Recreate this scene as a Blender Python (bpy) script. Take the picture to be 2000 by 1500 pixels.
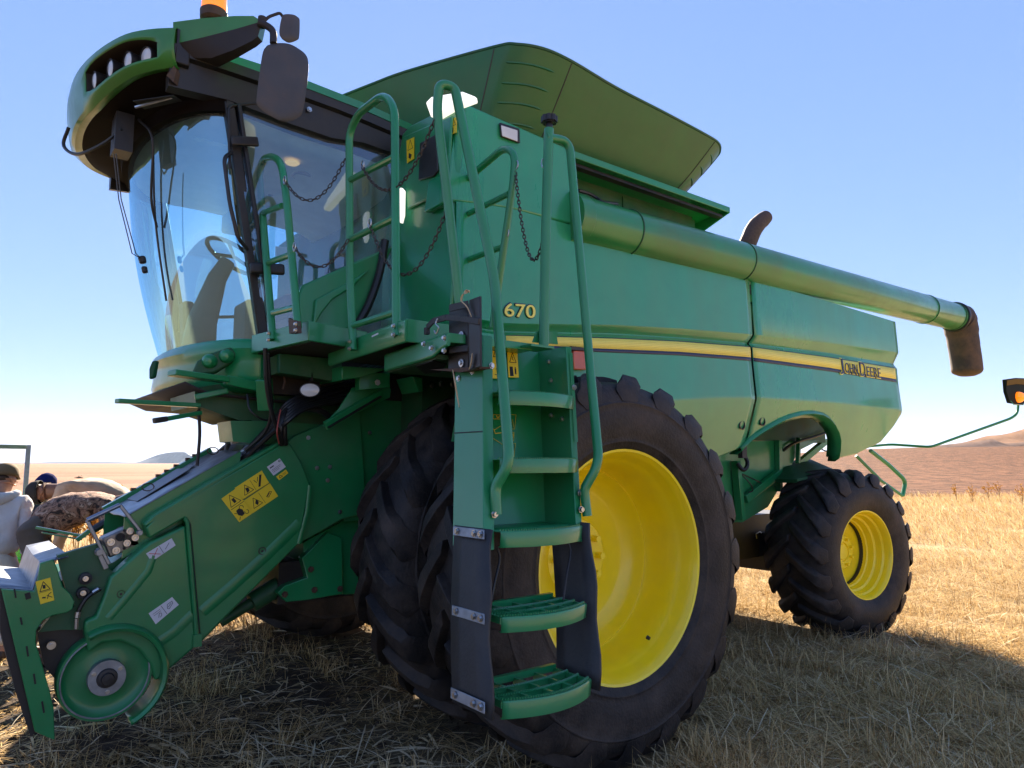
import bpy, bmesh, math, random
import numpy as np
from mathutils import Vector as V, Matrix
random.seed(7); RNG = np.random.default_rng(11)
for o in list(bpy.data.objects): bpy.data.objects.remove(o)
SC = bpy.context.scene
COL = SC.collection
pi = math.pi

# ------------------------------------------------------------------ camera
FPX = 1387.0
YAW = math.radians(38.0)            # viewing direction, measured from +Y towards +X
PITCH = math.atan(155 / FPX)
CAM = V((-2.64, -4.73, 1.51))
CR = V((math.cos(YAW), -math.sin(YAW), 0)); CD = V((math.sin(YAW), math.cos(YAW), 0))
CF = CD * math.cos(PITCH) + V((0, 0, math.sin(PITCH)))
CU = -CD * math.sin(PITCH) + V((0, 0, math.cos(PITCH)))
cam = bpy.data.cameras.new("camera"); camo = bpy.data.objects.new("camera", cam); COL.objects.link(camo)
M = Matrix((CR, CU, -CF)).transposed().to_4x4(); M.translation = CAM
camo.matrix_world = M
cam.sensor_width = 36; cam.lens = FPX / 2000 * 36; cam.clip_end = 60000; cam.clip_start = 0.05
SC.camera = camo

# ------------------------------------------------------------------ light
SUN_EL = math.radians(28.5); SUN_AZ = YAW + math.radians(-4.0)
world = bpy.data.worlds.new("World"); SC.world = world; world.use_nodes = True
nt = world.node_tree; bg = nt.nodes['Background']; sky = nt.nodes.new('ShaderNodeTexSky')
sky.sky_type = 'NISHITA'; sky.sun_disc = False; sky.sun_elevation = SUN_EL; sky.sun_rotation = SUN_AZ
sky.altitude = 2500; sky.air_density = 1.0; sky.dust_density = 0.05; sky.ozone_density = 5.0
def vm(op, a, vec):
    n = nt.nodes.new('ShaderNodeVectorMath'); n.operation = op; nt.links.new(a, n.inputs[0]); n.inputs[1].default_value = vec; return n.outputs[0]
SKY_K = 2.2; SKY_G = 0.40                       # hazy winter air: softer contrast between horizon and zenith
g_ = nt.nodes.new('ShaderNodeGamma'); g_.inputs[1].default_value = SKY_G
nt.links.new(vm('MULTIPLY', sky.outputs[0], (1 / SKY_K,) * 3), g_.inputs[0])
hs = nt.nodes.new('ShaderNodeHueSaturation'); hs.inputs['Saturation'].default_value = 1.56; nt.links.new(vm('MULTIPLY', g_.outputs[0], (SKY_K * 1.03, SKY_K * 0.945, SKY_K * 1.04)), hs.inputs['Color'])
nt.links.new(hs.outputs[0], bg.inputs[0]); bg.inputs[1].default_value = 0.0500
sl = bpy.data.lights.new("sun", 'SUN'); sl.energy = 3.15; sl.angle = math.radians(0.53); sl.color = (1.0, 0.86, 0.68)
so = bpy.data.objects.new("sun", sl); COL.objects.link(so)
sd = V((math.sin(SUN_AZ) * math.cos(SUN_EL), math.cos(SUN_AZ) * math.cos(SUN_EL), math.sin(SUN_EL)))
so.rotation_euler = sd.to_track_quat('Z', 'Y').to_euler(); so.location = (0, 0, 30)
SC.view_settings.view_transform = 'Standard'; SC.view_settings.look = 'None'
SC.view_settings.exposure = 2.86; SC.view_settings.gamma = 1.0
SC.render.engine = 'CYCLES'
SC.cycles.max_bounces = 8; SC.cycles.transparent_max_bounces = 16; SC.cycles.caustics_reflective = False; SC.cycles.caustics_refractive = False

# ------------------------------------------------------------------ surveying: where a sight line meets a known plane
def ray(x, y): return CF + CR * ((x - 1000) / FPX) + CU * ((750 - y) / FPX)
def ay(x, y, v): q = ray(x, y); return CAM + q * ((v - CAM.y) / q.y)
def ax(x, y, v): q = ray(x, y); return CAM + q * ((v - CAM.x) / q.x)
def az(x, y, v): q = ray(x, y); return CAM + q * ((v - CAM.z) / q.z)
def apl(x, y, p0, n): q = ray(x, y); p0 = V(p0); n = V(n); return CAM + q * ((p0 - CAM).dot(n) / q.dot(n))
def adp(x, y, z): q = ray(x, y); return CAM + q * (z / q.dot(CD))
def gnd(x, z): return CAM + CR * x + CD * z - V((0, 0, CAM.z))

# ------------------------------------------------------------------ materials
MATS = {}
def mat(name, col, rough=0.5, metal=0.0, coat=0.0, dust=None, dustamt=0.0, dscale=4.0, var=0.12, vscale=7.0, bump=0.0, bscale=60.0, emit=None, estr=0.0, spec=0.5, streak=False):
    m = bpy.data.materials.new(name); m.use_nodes = True; t = m.node_tree; b = t.nodes['Principled BSDF']; L = t.links.new
    b.inputs['Roughness'].default_value = rough; b.inputs['Metallic'].default_value = metal
    b.inputs['Coat Weight'].default_value = coat; b.inputs['Coat Roughness'].default_value = 0.12
    b.inputs['Specular IOR Level'].default_value = spec
    tc = t.nodes.new('ShaderNodeTexCoord')
    n = t.nodes.new('ShaderNodeTexNoise'); n.inputs['Scale'].default_value = vscale; n.inputs['Detail'].default_value = 6
    L(tc.outputs['Object'], n.inputs['Vector'])
    mx = t.nodes.new('ShaderNodeMix'); mx.data_type = 'RGBA'
    c = list(col)
    mx.inputs[6].default_value = [max(0, v * (1 - var * 2)) for v in c] + [1]; mx.inputs[7].default_value = [min(1, v * (1 + var * 2)) for v in c] + [1]
    L(n.outputs['Fac'], mx.inputs[0]); out = mx.outputs[2]
    if dust:
        n2 = t.nodes.new('ShaderNodeTexNoise'); n2.inputs['Scale'].default_value = dscale; n2.inputs['Detail'].default_value = 9; n2.inputs['Roughness'].default_value = 0.68
        if streak:
            mp = t.nodes.new('ShaderNodeMapping'); mp.inputs['Scale'].default_value = (1.0, 1.0, 0.16); L(tc.outputs['Object'], mp.inputs[0]); L(mp.outputs[0], n2.inputs['Vector'])
        else: L(tc.outputs['Object'], n2.inputs['Vector'])
        r = t.nodes.new('ShaderNodeMapRange'); r.inputs[1].default_value = 0.42; r.inputs[2].default_value = 0.72; r.inputs[3].default_value = 0.0; r.inputs[4].default_value = dustamt
        L(n2.outputs['Fac'], r.inputs[0])
        m2 = t.nodes.new('ShaderNodeMix'); m2.data_type = 'RGBA'; m2.inputs[7].default_value = list(dust) + [1]
        L(r.outputs[0], m2.inputs[0]); L(out, m2.inputs[6]); out = m2.outputs[2]
        r2 = t.nodes.new('ShaderNodeMapRange'); r2.inputs[1].default_value = 0.0; r2.inputs[2].default_value = 1.0; r2.inputs[3].default_value = rough; r2.inputs[4].default_value = 0.9
        L(r.outputs[0], r2.inputs[0]); L(r2.outputs[0], b.inputs['Roughness'])
    L(out, b.inputs['Base Color'])
    if bump:
        n3 = t.nodes.new('ShaderNodeTexNoise'); n3.inputs['Scale'].default_value = bscale; n3.inputs['Detail'].default_value = 5
        L(tc.outputs['Object'], n3.inputs['Vector'])
        bp = t.nodes.new('ShaderNodeBump'); bp.inputs['Strength'].default_value = bump; bp.inputs['Distance'].default_value = 0.01
        L(n3.outputs['Fac'], bp.inputs['Height']); L(bp.outputs[0], b.inputs['Normal'])
    if emit: b.inputs['Emission Color'].default_value = list(emit) + [1]; b.inputs['Emission Strength'].default_value = estr
    MATS[name] = m; return m
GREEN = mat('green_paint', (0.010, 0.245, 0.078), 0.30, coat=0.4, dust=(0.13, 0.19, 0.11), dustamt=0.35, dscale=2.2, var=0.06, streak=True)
PANEL = mat('green_panel_paint', (0.014, 0.30, 0.115), 0.25, coat=0.75, dust=(0.10, 0.25, 0.13), dustamt=0.55, dscale=1.4, var=0.07, streak=True)
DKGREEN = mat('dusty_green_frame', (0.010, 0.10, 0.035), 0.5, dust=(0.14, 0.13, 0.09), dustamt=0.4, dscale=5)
FEED = mat('green_feeder_paint', (0.010, 0.20, 0.06), 0.38, coat=0.3, dust=(0.10, 0.15, 0.09), dustamt=0.35, dscale=3.0, bump=0.05, bscale=240)
YELLOW = mat('yellow_rim_paint', (0.98, 0.74, 0.008), 0.34, coat=0.3, dust=(0.70, 0.50, 0.10), dustamt=0.25, dscale=3, var=0.03)
DECALY = mat('yellow_decal', (0.92, 0.80, 0.15), 0.45, var=0.03)
NAVY = mat('navy_decal', (0.012, 0.02, 0.07), 0.4)
INK = mat('black_ink', (0.012, 0.012, 0.012), 0.6)
REDINK = mat('red_ink', (0.5, 0.03, 0.03), 0.6)
WHITE = mat('white_sticker', (0.62, 0.62, 0.66), 0.45, var=0.03)
WARN = mat('warning_yellow_sticker', (0.88, 0.62, 0.02), 0.45, var=0.03)
RUBBER = mat('tyre_rubber', (0.014, 0.012, 0.012), 0.55, dust=(0.115, 0.085, 0.065), dustamt=0.6, dscale=4.5, bump=0.35, bscale=70, var=0.3, spec=.3)
FLAP = mat('rubber_flap', (0.02, 0.02, 0.022), 0.55, dust=(0.10, 0.09, 0.08), dustamt=0.4, dscale=5, bump=0.15, bscale=80)
BLACK = mat('black_plastic', (0.014, 0.013, 0.014), 0.42, dust=(0.09, 0.07, 0.055), dustamt=0.3, dscale=6)
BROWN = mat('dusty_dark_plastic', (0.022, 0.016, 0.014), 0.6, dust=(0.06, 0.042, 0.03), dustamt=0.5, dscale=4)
MIRROR = mat('grey_mirror_shell', (0.055, 0.052, 0.055), 0.5, dust=(0.16, 0.10, 0.07), dustamt=0.4, dscale=4, bump=0.05, bscale=200)
SPOUT = mat('dusty_rubber_spout', (0.05, 0.032, 0.022), 0.7, dust=(0.19, 0.11, 0.06), dustamt=0.7, dscale=5)
STEEL = mat('bare_steel', (0.5, 0.5, 0.5), 0.33, metal=1.0, var=0.12, vscale=30, bump=0.05)
GALV = mat('worn_galvanised_sheet', (0.27, 0.29, 0.32), 0.45, metal=0.75, var=0.3, vscale=18, bump=0.12, bscale=25)
RUST = mat('rusty_steel', (0.10, 0.055, 0.035), 0.75, metal=0.2, var=0.3, vscale=40)
CHAINM = mat('dull_chain_steel', (0.085, 0.07, 0.06), 0.55, metal=0.6, var=0.3, vscale=50)
LAMPW = mat('clear_lamp_lens', (0.72, 0.72, 0.70), 0.15, coat=0.5)
SUNLENS = mat('sun_glow_lamp_lens', (0.9, 0.9, 0.85), 0.3, emit=(1.0, 0.93, 0.8), estr=.16)  # lamps are off; weak emission imitates sun shining through their lenses
AMBER = mat('amber_lens', (0.85, 0.20, 0.01), 0.15, coat=0.5, emit=(1.0, 0.22, 0.01), estr=0.18)
REDLENS = mat('orange_reflector_lens', (0.52, 0.10, 0.035), 0.25, coat=0.4)
HEADLINER = mat('grey_headliner', (0.75, 0.74, 0.72), 0.85)
GREYPL = mat('grey_cab_plastic', (0.16, 0.16, 0.165), 0.6)
FABRIC = mat('dark_seat_fabric', (0.05, 0.05, 0.06), 0.9)
FLOORM = mat('dirty_cab_floor', (0.16, 0.075, 0.035), 0.85, var=0.3)
HOSE = mat('hydraulic_hose', (0.012, 0.012, 0.013), 0.4, var=0.2)
ZINC = mat('dull_zinc_steel', (.22, .25, .30), .38, metal=.9, var=.2, vscale=30)
HUSK = mat('dry_husk', (0.55, 0.40, 0.22), 0.8, var=0.2, vscale=20)
def glassmat(nm='tinted_cab_glass', base=0.17, refl=(0.72, 0.88, 1.0, 1)):
    m = bpy.data.materials.new(nm); m.use_nodes = True; t = m.node_tree; L = t.links.new
    t.nodes.remove(t.nodes['Principled BSDF']); out = t.nodes['Material Output']
    tr = t.nodes.new('ShaderNodeBsdfTransparent'); tr.inputs[0].default_value = (0.60, 0.89, 0.97, 1)
    gl = t.nodes.new('ShaderNodeBsdfGlossy'); gl.inputs['Roughness'].default_value = 0.02; gl.inputs[0].default_value = refl
    fr = t.nodes.new('ShaderNodeLayerWeight'); fr.inputs[0].default_value = 0.30
    mp = t.nodes.new('ShaderNodeMapRange'); mp.inputs[3].default_value = base; mp.inputs[4].default_value = 0.85
    mx = t.nodes.new('ShaderNodeMixShader'); L(fr.outputs['Fresnel'], mp.inputs[0]); L(mp.outputs[0], mx.inputs[0]); L(tr.outputs[0], mx.inputs[1]); L(gl.outputs[0], mx.inputs[2]); df = t.nodes.new('ShaderNodeBsdfDiffuse'); df.inputs[0].default_value = (.75, .80, .82, 1); nz = t.nodes.new('ShaderNodeTexNoise'); nz.inputs['Scale'].default_value = 2.5; nz.inputs['Detail'].default_value = 8; tcg = t.nodes.new('ShaderNodeTexCoord'); L(tcg.outputs['Object'], nz.inputs['Vector'])
    rg = t.nodes.new('ShaderNodeMapRange'); rg.inputs[1].default_value = .4; rg.inputs[2].default_value = .75; rg.inputs[3].default_value = .03; rg.inputs[4].default_value = .13; L(nz.outputs['Fac'], rg.inputs[0])
    m2 = t.nodes.new('ShaderNodeMixShader'); L(rg.outputs[0], m2.inputs[0]); L(mx.outputs[0], m2.inputs[1]); L(df.outputs[0], m2.inputs[2]); L(m2.outputs[0], out.inputs[0])
    return m
GLASS = glassmat(); WGLASS = glassmat('coated_windscreen_glass', .36, (.50, .86, 1.0, 1))

# ------------------------------------------------------------------ mesh builder
def fillet(pts, r, k=5):
    pts = [V(p) for p in pts]; out = [pts[0]]
    for i in range(1, len(pts) - 1):
        a, b, c = pts[i - 1], pts[i], pts[i + 1]; d1 = (a - b); d2 = (c - b)
        q = min(r, d1.length * .48, d2.length * .48); p1 = b + d1.normalized() * q; p2 = b + d2.normalized() * q
        for j in range(k + 1):
            u = j / k; out.append(p1 * (1 - u) ** 2 + b * 2 * u * (1 - u) + p2 * u * u)
    out.append(pts[-1]); return out
def spline(pts, k=6):
    pts = [V(p) for p in pts]; P = [pts[0] * 2 - pts[1]] + pts + [pts[-1] * 2 - pts[-2]]; out = []
    for i in range(1, len(P) - 2):
        for j in range(k):
            u = j / k; a, b, c, d = P[i - 1:i + 3]
            out.append(0.5 * ((2 * b) + (c - a) * u + (2 * a - 5 * b + 4 * c - d) * u * u + (3 * b - a - 3 * c + d) * u ** 3))
    out.append(pts[-1]); return out
class MB:
    def __init__(s): s.v = []; s.f = []; s.mi = []; s.cur = 0; s.pc = []
    def add(s, vs, fs):
        o = len(s.v); s.pc.append((o, len(s.f))); s.v += [tuple(v) for v in vs]; s.f += [tuple(i + o for i in f) for f in fs]; s.mi += [s.cur] * len(fs); return s
    def box(s, x0, x1, y0, y1, z0, z1):
        return s.add([(x0, y0, z0), (x1, y0, z0), (x1, y1, z0), (x0, y1, z0), (x0, y0, z1), (x1, y0, z1), (x1, y1, z1), (x0, y1, z1)],
                     [(0, 3, 2, 1), (4, 5, 6, 7), (0, 1, 5, 4), (1, 2, 6, 5), (2, 3, 7, 6), (3, 0, 4, 7)])
    def bar(s, p0, p1, w, h, up=(0, 0, 1)):
        p0 = V(p0); p1 = V(p1); d = (p1 - p0).normalized(); u = V(up); a = d.cross(u)
        if a.length < 1e-4: a = d.cross(V((1, 0, 0)))
        a.normalize(); b = a.cross(d).normalized(); a = a * (w / 2); b = b * (h / 2)
        return s.loft([[p - a - b, p + a - b, p + a + b, p - a + b] for p in (p0, p1)])
    def loft(s, rings, close=True, caps=True):
        n = len(rings[0]); vs = [p for r in rings for p in r]; fs = []
        for i in range(len(rings) - 1):
            for j in range(n if close else n - 1):
                k = (j + 1) % n; fs.append((i * n + j, i * n + k, (i + 1) * n + k, (i + 1) * n + j))
        if caps and close: fs.append(tuple(range(n - 1, -1, -1))); fs.append(tuple((len(rings) - 1) * n + j for j in range(n)))
        return s.add(vs, fs)
    def tube(s, pts, r, n=8, closed=False):
        pts = [V(p) for p in pts]; m = len(pts); rs = r if isinstance(r, (list, tuple)) else [r] * m; rings = []; prev = None
        for i, p in enumerate(pts):
            if closed: t = pts[(i + 1) % m] - pts[i - 1]
            else: t = pts[min(i + 1, m - 1)] - pts[max(i - 1, 0)]
            if t.length < 1e-9: t = V((0, 0, 1))
            t.normalize()
            if prev is None: a = t.orthogonal().normalized()
            else:
                a = prev - t * prev.dot(t)
                a = a.normalized() if a.length > 1e-6 else t.orthogonal().normalized()
            prev = a; b = t.cross(a)
            rings.append([p + (a * math.cos(2 * pi * j / n) + b * math.sin(2 * pi * j / n)) * rs[i] for j in range(n)])
        if closed: rings.append(rings[0]); return s.loft(rings, caps=False)
        return s.loft(rings)
    def cyl(s, p0, p1, r, r1=None, n=16): return s.tube([p0, p1], [r, r if r1 is None else r1], n)
    def lathe(s, prof, o, axis, n=32, closed=False, a0=0, a1=2 * pi):
        o = V(o); A = V(axis).normalized(); U = V((0, 0, 1)) if abs(A.z) < .9 else V((1, 0, 0)); U = (U - A * U.dot(A)).normalized(); W = A.cross(U)
        full = abs(a1 - a0 - 2 * pi) < 1e-6; m = n if full else n + 1; rings = []
        for (r, a) in prof: rings.append([o + A * a + (U * math.cos(a0 + (a1 - a0) * j / n) + W * math.sin(a0 + (a1 - a0) * j / n)) * max(r, 1e-4) for j in range(m)])
        if closed: rings.append(rings[0])
        return s.loft(rings, close=full, caps=False)
    def prism(s, poly, ext):
        poly = [V(p) for p in poly]; e = V(ext); n = len(poly); vs = poly + [p + e for p in poly]
        fs = [tuple(range(n)), tuple(range(2 * n - 1, n - 1, -1))] + [(i, i + n, (i + 1) % n + n, (i + 1) % n) for i in range(n)]
        return s.add(vs, fs)
    def grid(s, rows):
        return s.loft(rows, close=False, caps=False)
    def bolt(s, p, n, r=.011, h=.009):
        p = V(p); n = V(n).normalized(); return s.tube([p, p + n * h * .35, p + n * h * .36, p + n * h], [r * 1.35, r * 1.35, r, r * .9], 6)
    def build(s, name, m, parent=None, smooth=35, bevel=0, solid=0, sub=0, loc=None, segs=2, split=False):
        if split and len(s.pc) > 1:      # every piece becomes an object of its own
            out = []; ends = s.pc[1:] + [(len(s.v), len(s.f))]
            for (v0, f0), (v1, f1) in zip(s.pc, ends):
                q = MB(); q.add(s.v[v0:v1], [tuple(i - v0 for i in f) for f in s.f[f0:f1]]); out.append(q.build(name, m, parent, smooth, bevel, solid, sub, loc, segs))
            return out
        me = bpy.data.meshes.new(name); me.from_pydata([tuple(v) for v in s.v], [], s.f)
        ms = m if isinstance(m, (list, tuple)) else [m]
        for k in ms: me.materials.append(k)
        if len(ms) > 1: me.polygons.foreach_set('material_index', s.mi)
        me.validate(); bm = bmesh.new(); bm.from_mesh(me); bmesh.ops.recalc_face_normals(bm, faces=bm.faces); bm.to_mesh(me); bm.free()
        if smooth: me.polygons.foreach_set('use_smooth', [True] * len(me.polygons)); me.set_sharp_from_angle(angle=math.radians(smooth))
        o = bpy.data.objects.new(name, me); COL.objects.link(o)
        if parent: o.parent = parent
        if loc is not None: o.location = loc
        if solid: q = o.modifiers.new('s', 'SOLIDIFY'); q.thickness = solid; q.offset = 0
        if bevel: q = o.modifiers.new('b', 'BEVEL'); q.width = bevel; q.segments = segs; q.limit_method = 'ANGLE'; q.angle_limit = math.radians(40); q.harden_normals = False
        if sub: q = o.modifiers.new('u', 'SUBSURF'); q.levels = sub; q.render_levels = sub
        return o
def empty(name, loc=(0, 0, 0), parent=None):
    o = bpy.data.objects.new(name, None); COL.objects.link(o); o.location = loc; o.empty_display_size = .2
    if parent: o.parent = parent
    return o
def tag(o, label=None, cat=None, group=None, kind=None):
    if label: o['label'] = label
    if cat: o['category'] = cat
    if group: o['group'] = group
    if kind: o['kind'] = kind
    return o
def dup(o, parent=None):
    c = o.copy(); COL.objects.link(c); c.parent = parent
    for ch in list(o.children): dup(ch, c)
    return c
def textmesh(s, size, ext=0.001, off=0.0, shear=0.0):
    cu = bpy.data.curves.new('t', 'FONT'); cu.body = s; cu.size = size; cu.extrude = ext; cu.offset = off; cu.shear = shear
    o = bpy.data.objects.new('t', cu); COL.objects.link(o); bpy.context.view_layer.update()
    me = bpy.data.meshes.new_from_object(o.evaluated_get(bpy.context.evaluated_depsgraph_get()))
    bpy.data.objects.remove(o); return me

# ================================================================== GROUND, SKY-LINE
def hgt(p):
    q = V((p[0], p[1], 0)) - V((CAM.x, CAM.y, 0)); x = q.dot(CR); z = q.dot(CD); r = math.hypot(x, z); a = math.degrees(math.atan2(x, z))
    def ss(u): u = min(1, max(0, u)); return u * u * (3 - 2 * u)
    return 6.2 * ss((r - 30) / 230) * ss((a - 4) / 26) + 0.02
def make_ground():
    mb = MB(); rad = [0, .6, 1.2, 1.8, 2.4, 3, 3.7, 4.5, 5.5, 7, 9, 12, 15, 18, 22, 26, 30, 36, 44, 55, 70, 90, 120, 150, 190, 230, 270, 320, 420, 600, 900, 1500, 3000, 6000, 12000, 25000]
    n = 96; vs = []; fs = []
    for i, r in enumerate(rad):
        for j in range(n):
            a = 2 * pi * j / n; x = CAM.x + r * math.sin(a); y = CAM.y + r * math.cos(a)
            vs.append((x, y, hgt((x, y))))
    for i in range(len(rad) - 1):
        for j in range(n): k = (j + 1) % n; fs.append((i * n + j, i * n + k, (i + 1) * n + k, (i + 1) * n + j))
    mb.add(vs, fs)
    m = bpy.data.materials.new('field_soil'); m.use_nodes = True; t = m.node_tree; L = t.links.new; b = t.nodes['Principled BSDF']; b.inputs['Roughness'].default_value = 0.95; b.inputs['Specular IOR Level'].default_value = 0.1
    geo = t.nodes.new('ShaderNodeNewGeometry')
    def dotn(vec, off):
        d = t.nodes.new('ShaderNodeVectorMath'); d.operation = 'SUBTRACT'; d.inputs[1].default_value = (CAM.x, CAM.y, 0); L(geo.outputs['Position'], d.inputs[0])
        e = t.nodes.new('ShaderNodeVectorMath'); e.operation = 'DOT_PRODUCT'; e.inputs[1].default_value = vec; L(d.outputs[0], e.inputs[0]); return e.outputs['Value']
    dep = dotn(tuple(CD), 0); lat = dotn(tuple(CR), 0)
    def noise(scale, detail=6, vec=None, rough=.6):
        q = t.nodes.new('ShaderNodeTexNoise'); q.inputs['Scale'].default_value = scale; q.inputs['Detail'].default_value = detail; q.inputs['Roughness'].default_value = rough
        L(vec if vec else geo.outputs['Position'], q.inputs['Vector']); return q.outputs['Fac']
    def rng(v, a, b_, c=0., d=1.):
        q = t.nodes.new('ShaderNodeMapRange'); q.inputs[1].default_value = a; q.inputs[2].default_value = b_; q.inputs[3].default_value = c; q.inputs[4].default_value = d; L(v, q.inputs[0]); return q.outputs[0]
    def mix(f, a, b_):
        q = t.nodes.new('ShaderNodeMix'); q.data_type = 'RGBA'; L(f, q.inputs[0])
        for k, v in ((6, a), (7, b_)):
            if isinstance(v, tuple): q.inputs[k].default_value = v + (1,)
            else: L(v, q.inputs[k])
        return q.outputs[2]
    def add(a, b_):
        q = t.nodes.new('ShaderNodeMath'); q.operation = 'ADD'; L(a, q.inputs[0])
        if isinstance(b_, float): q.inputs[1].default_value = b_
        else: L(b_, q.inputs[1])
        return q.outputs[0]
    def mul(a, b_):
        q = t.nodes.new('ShaderNodeMath'); q.operation = 'MULTIPLY'; L(a, q.inputs[0])
        if isinstance(b_, float): q.inputs[1].default_value = b_
        else: L(b_, q.inputs[1])
        return q.outputs[0]
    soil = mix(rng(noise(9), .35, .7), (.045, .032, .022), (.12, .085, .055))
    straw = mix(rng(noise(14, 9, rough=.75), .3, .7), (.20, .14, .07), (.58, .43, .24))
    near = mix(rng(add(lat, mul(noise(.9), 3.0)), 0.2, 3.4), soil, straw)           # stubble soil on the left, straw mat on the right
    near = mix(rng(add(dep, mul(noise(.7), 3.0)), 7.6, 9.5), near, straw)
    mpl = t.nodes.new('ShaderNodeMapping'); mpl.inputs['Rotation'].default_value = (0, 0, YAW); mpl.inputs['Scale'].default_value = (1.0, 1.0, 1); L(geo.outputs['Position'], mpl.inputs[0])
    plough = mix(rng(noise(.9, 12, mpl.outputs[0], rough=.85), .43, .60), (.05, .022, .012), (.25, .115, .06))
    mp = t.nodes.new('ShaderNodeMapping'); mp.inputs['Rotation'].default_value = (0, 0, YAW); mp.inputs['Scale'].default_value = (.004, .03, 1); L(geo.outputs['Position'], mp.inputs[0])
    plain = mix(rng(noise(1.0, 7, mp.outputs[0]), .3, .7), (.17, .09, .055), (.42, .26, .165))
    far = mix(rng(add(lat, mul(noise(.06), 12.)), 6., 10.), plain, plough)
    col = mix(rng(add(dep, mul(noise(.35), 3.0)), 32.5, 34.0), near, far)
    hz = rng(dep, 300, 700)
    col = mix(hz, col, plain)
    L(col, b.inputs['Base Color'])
    bp = t.nodes.new('ShaderNodeBump'); bp.inputs['Strength'].default_value = 1.0; bp.inputs['Distance'].default_value = .25
    fade = rng(dep, 25, 120, .25, 1.)
    h = mul(noise(2.2, 8, rough=.7), fade); L(h, bp.inputs['Height']); L(bp.outputs[0], b.inputs['Normal'])
    tag(mb.build('ground', m, None, smooth=60), kind='structure')
make_ground()
def hill(name, prof, depth, thick, col, seed, label=None):
    """a ridge whose skyline is given as (x px, y px); it gets real distance and slopes"""
    rnd = random.Random(seed); mb = MB(); rows = []
    pts = spline([V((x, y, 0)) for x, y in prof], 7)
    top = [CAM + CR * ((p.x - 1000) / FPX * depth) + CD * depth + V((0, 0, (905 - p.y) / FPX * depth)) for p in pts]
    for k, f in enumerate((-1, -.66, -.4, -.2, -.07, 0, .1, .4, 1)):
        row = []
        for i, p in enumerate(top):
            h = max(p.z - 0.0, .2) * (1 - abs(f) ** .75) - (4 if abs(f) == 1 else 0)
            j = rnd.uniform(-.06, .06) * p.z if 0 < abs(f) < 1 else 0
            row.append(V((p.x, p.y, 0)) + CD * f * thick + V((0, 0, h + j)))
        rows.append(row)
    mb.grid(rows)
    m = mat(name + '_slope', col, 0.95, var=.2, vscale=.02, dust=(col[0] * .45, col[1] * .45, col[2] * .5), dustamt=.8, dscale=.03, spec=0.05)
    return tag(mb.build(name, m, None, smooth=60), kind='structure')
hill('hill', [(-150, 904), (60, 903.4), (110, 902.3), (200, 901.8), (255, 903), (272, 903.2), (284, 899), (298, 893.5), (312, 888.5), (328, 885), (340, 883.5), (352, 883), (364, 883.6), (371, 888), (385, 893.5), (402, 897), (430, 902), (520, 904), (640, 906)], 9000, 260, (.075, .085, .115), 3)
hill('hill', [(1560, 906), (1720, 885), (1790, 876), (1830, 871), (1880, 864), (1925, 852), (1950, 850), (1975, 845), (2000, 838), (2040, 826), (2100, 815), (2250, 800), (2500, 830), (2800, 900)], 900, 260, (.26, .15, .09), 4)
hill('hill', [(1700, 903), (1760, 881), (1850, 868), (1905, 863), (1935, 858), (1960, 866), (2020, 862), (2100, 858), (2300, 866), (2600, 900)], 780, 120, (.17, .11, .085), 5)

# ================================================================== COMBINE
CB = empty('combine_harvester', (0, 0, 0))
tag(CB, 'green combine harvester with yellow rims and dual front tyres, its unloading auger folded back', 'combine harvester')
def P(mb, name, m, parent=CB, **k): return mb.build(name, m, parent, **k)

# ---------------- wheels
def wheel_mesh(R, hw, rimprof, tyre, nl, lug_h, lug_dphi, lug_w):
    ty = MB(); prof = tyre + [(r, -a) for r, a in reversed(tyre[:-1])]
    ty.lathe(prof, (0, 0, 0), (0, -1, 0), 72)
    rb = tyre[-1][0]
    def pt(r, a, ph): return V((-r * math.cos(ph), -a, r * math.sin(ph)))
    for s in (1, -1):
        for k in range(nl):
            ph0 = 2 * pi * (k + (0 if s > 0 else .5)) / nl; rings = []
            for (u, af, rt, wf) in ((-.06, 1.06, rb - .095, .8), (0, 1.0, rb - .040, 1.15), (.05, .95, rb - .012, 1.2), (.11, .88, rb + lug_h * .35, 1.15), (.3, .64, rb + lug_h * .85, 1.0), (.6, .33, rb + lug_h, .85), (.9, .04, rb + lug_h, .75), (1.0, -.05, rb + lug_h * .9, .6)):
                ph = ph0 + lug_dphi * (max(u, 0) ** .85); a = s * hw * .93 * af; w = lug_w * wf / 2
                rl = rb - .03 - (.09 if u < 0 else .03 if u < .05 else 0)
                rings.append([pt(rl, a, ph - w * 1.7), pt(rt, a, ph - w), pt(rt, a, ph + w), pt(rl, a, ph + w * 1.7)])
            ty.loft(rings)
    rim = MB(); rim.lathe(rimprof, (0, 0, 0), (0, -1, 0), 72)
    return ty, rim
FT = [(.552, .17), (.56, .205), (.585, .226), (.604, .235), (.609, .240), (.617, .240), (.622, .239), (.64, .246), (.70, .258), (.765, .26), (.795, .256), (.80, .259), (.806, .258), (.81, .253), (.825, .25), (.87, .232), (.898, .205), (.915, .15), (.925, .07), (.928, 0)]
FR = [(.579, .19), (.581, .208), (.572, .216), (.56, .212), (.549, .195), (.536, .17), (.530, .135), (.520, .115), (.508, .09), (.50, .04), (.494, -.03), (.488, -.075), (.478, -.09), (.468, -.085), (.462, -.095), (.452, -.13), (.425, -.165), (.39, -.185), (.372, -.19), (.30, -.186), (.24, -.18), (.21, -.165), (.20, -.15), (.10, -.15), (.095, -.13), (.0, -.13)]
ty, rim = wheel_mesh(.975, .26, FR, FT, 20, .042, .30, .10)
W = P(rim, 'front_wheel', YELLOW, loc=(0.02, -2.035, 1.01))
ty.build('tyre', RUBBER, W, smooth=40, bevel=.012)
b = MB()
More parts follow.
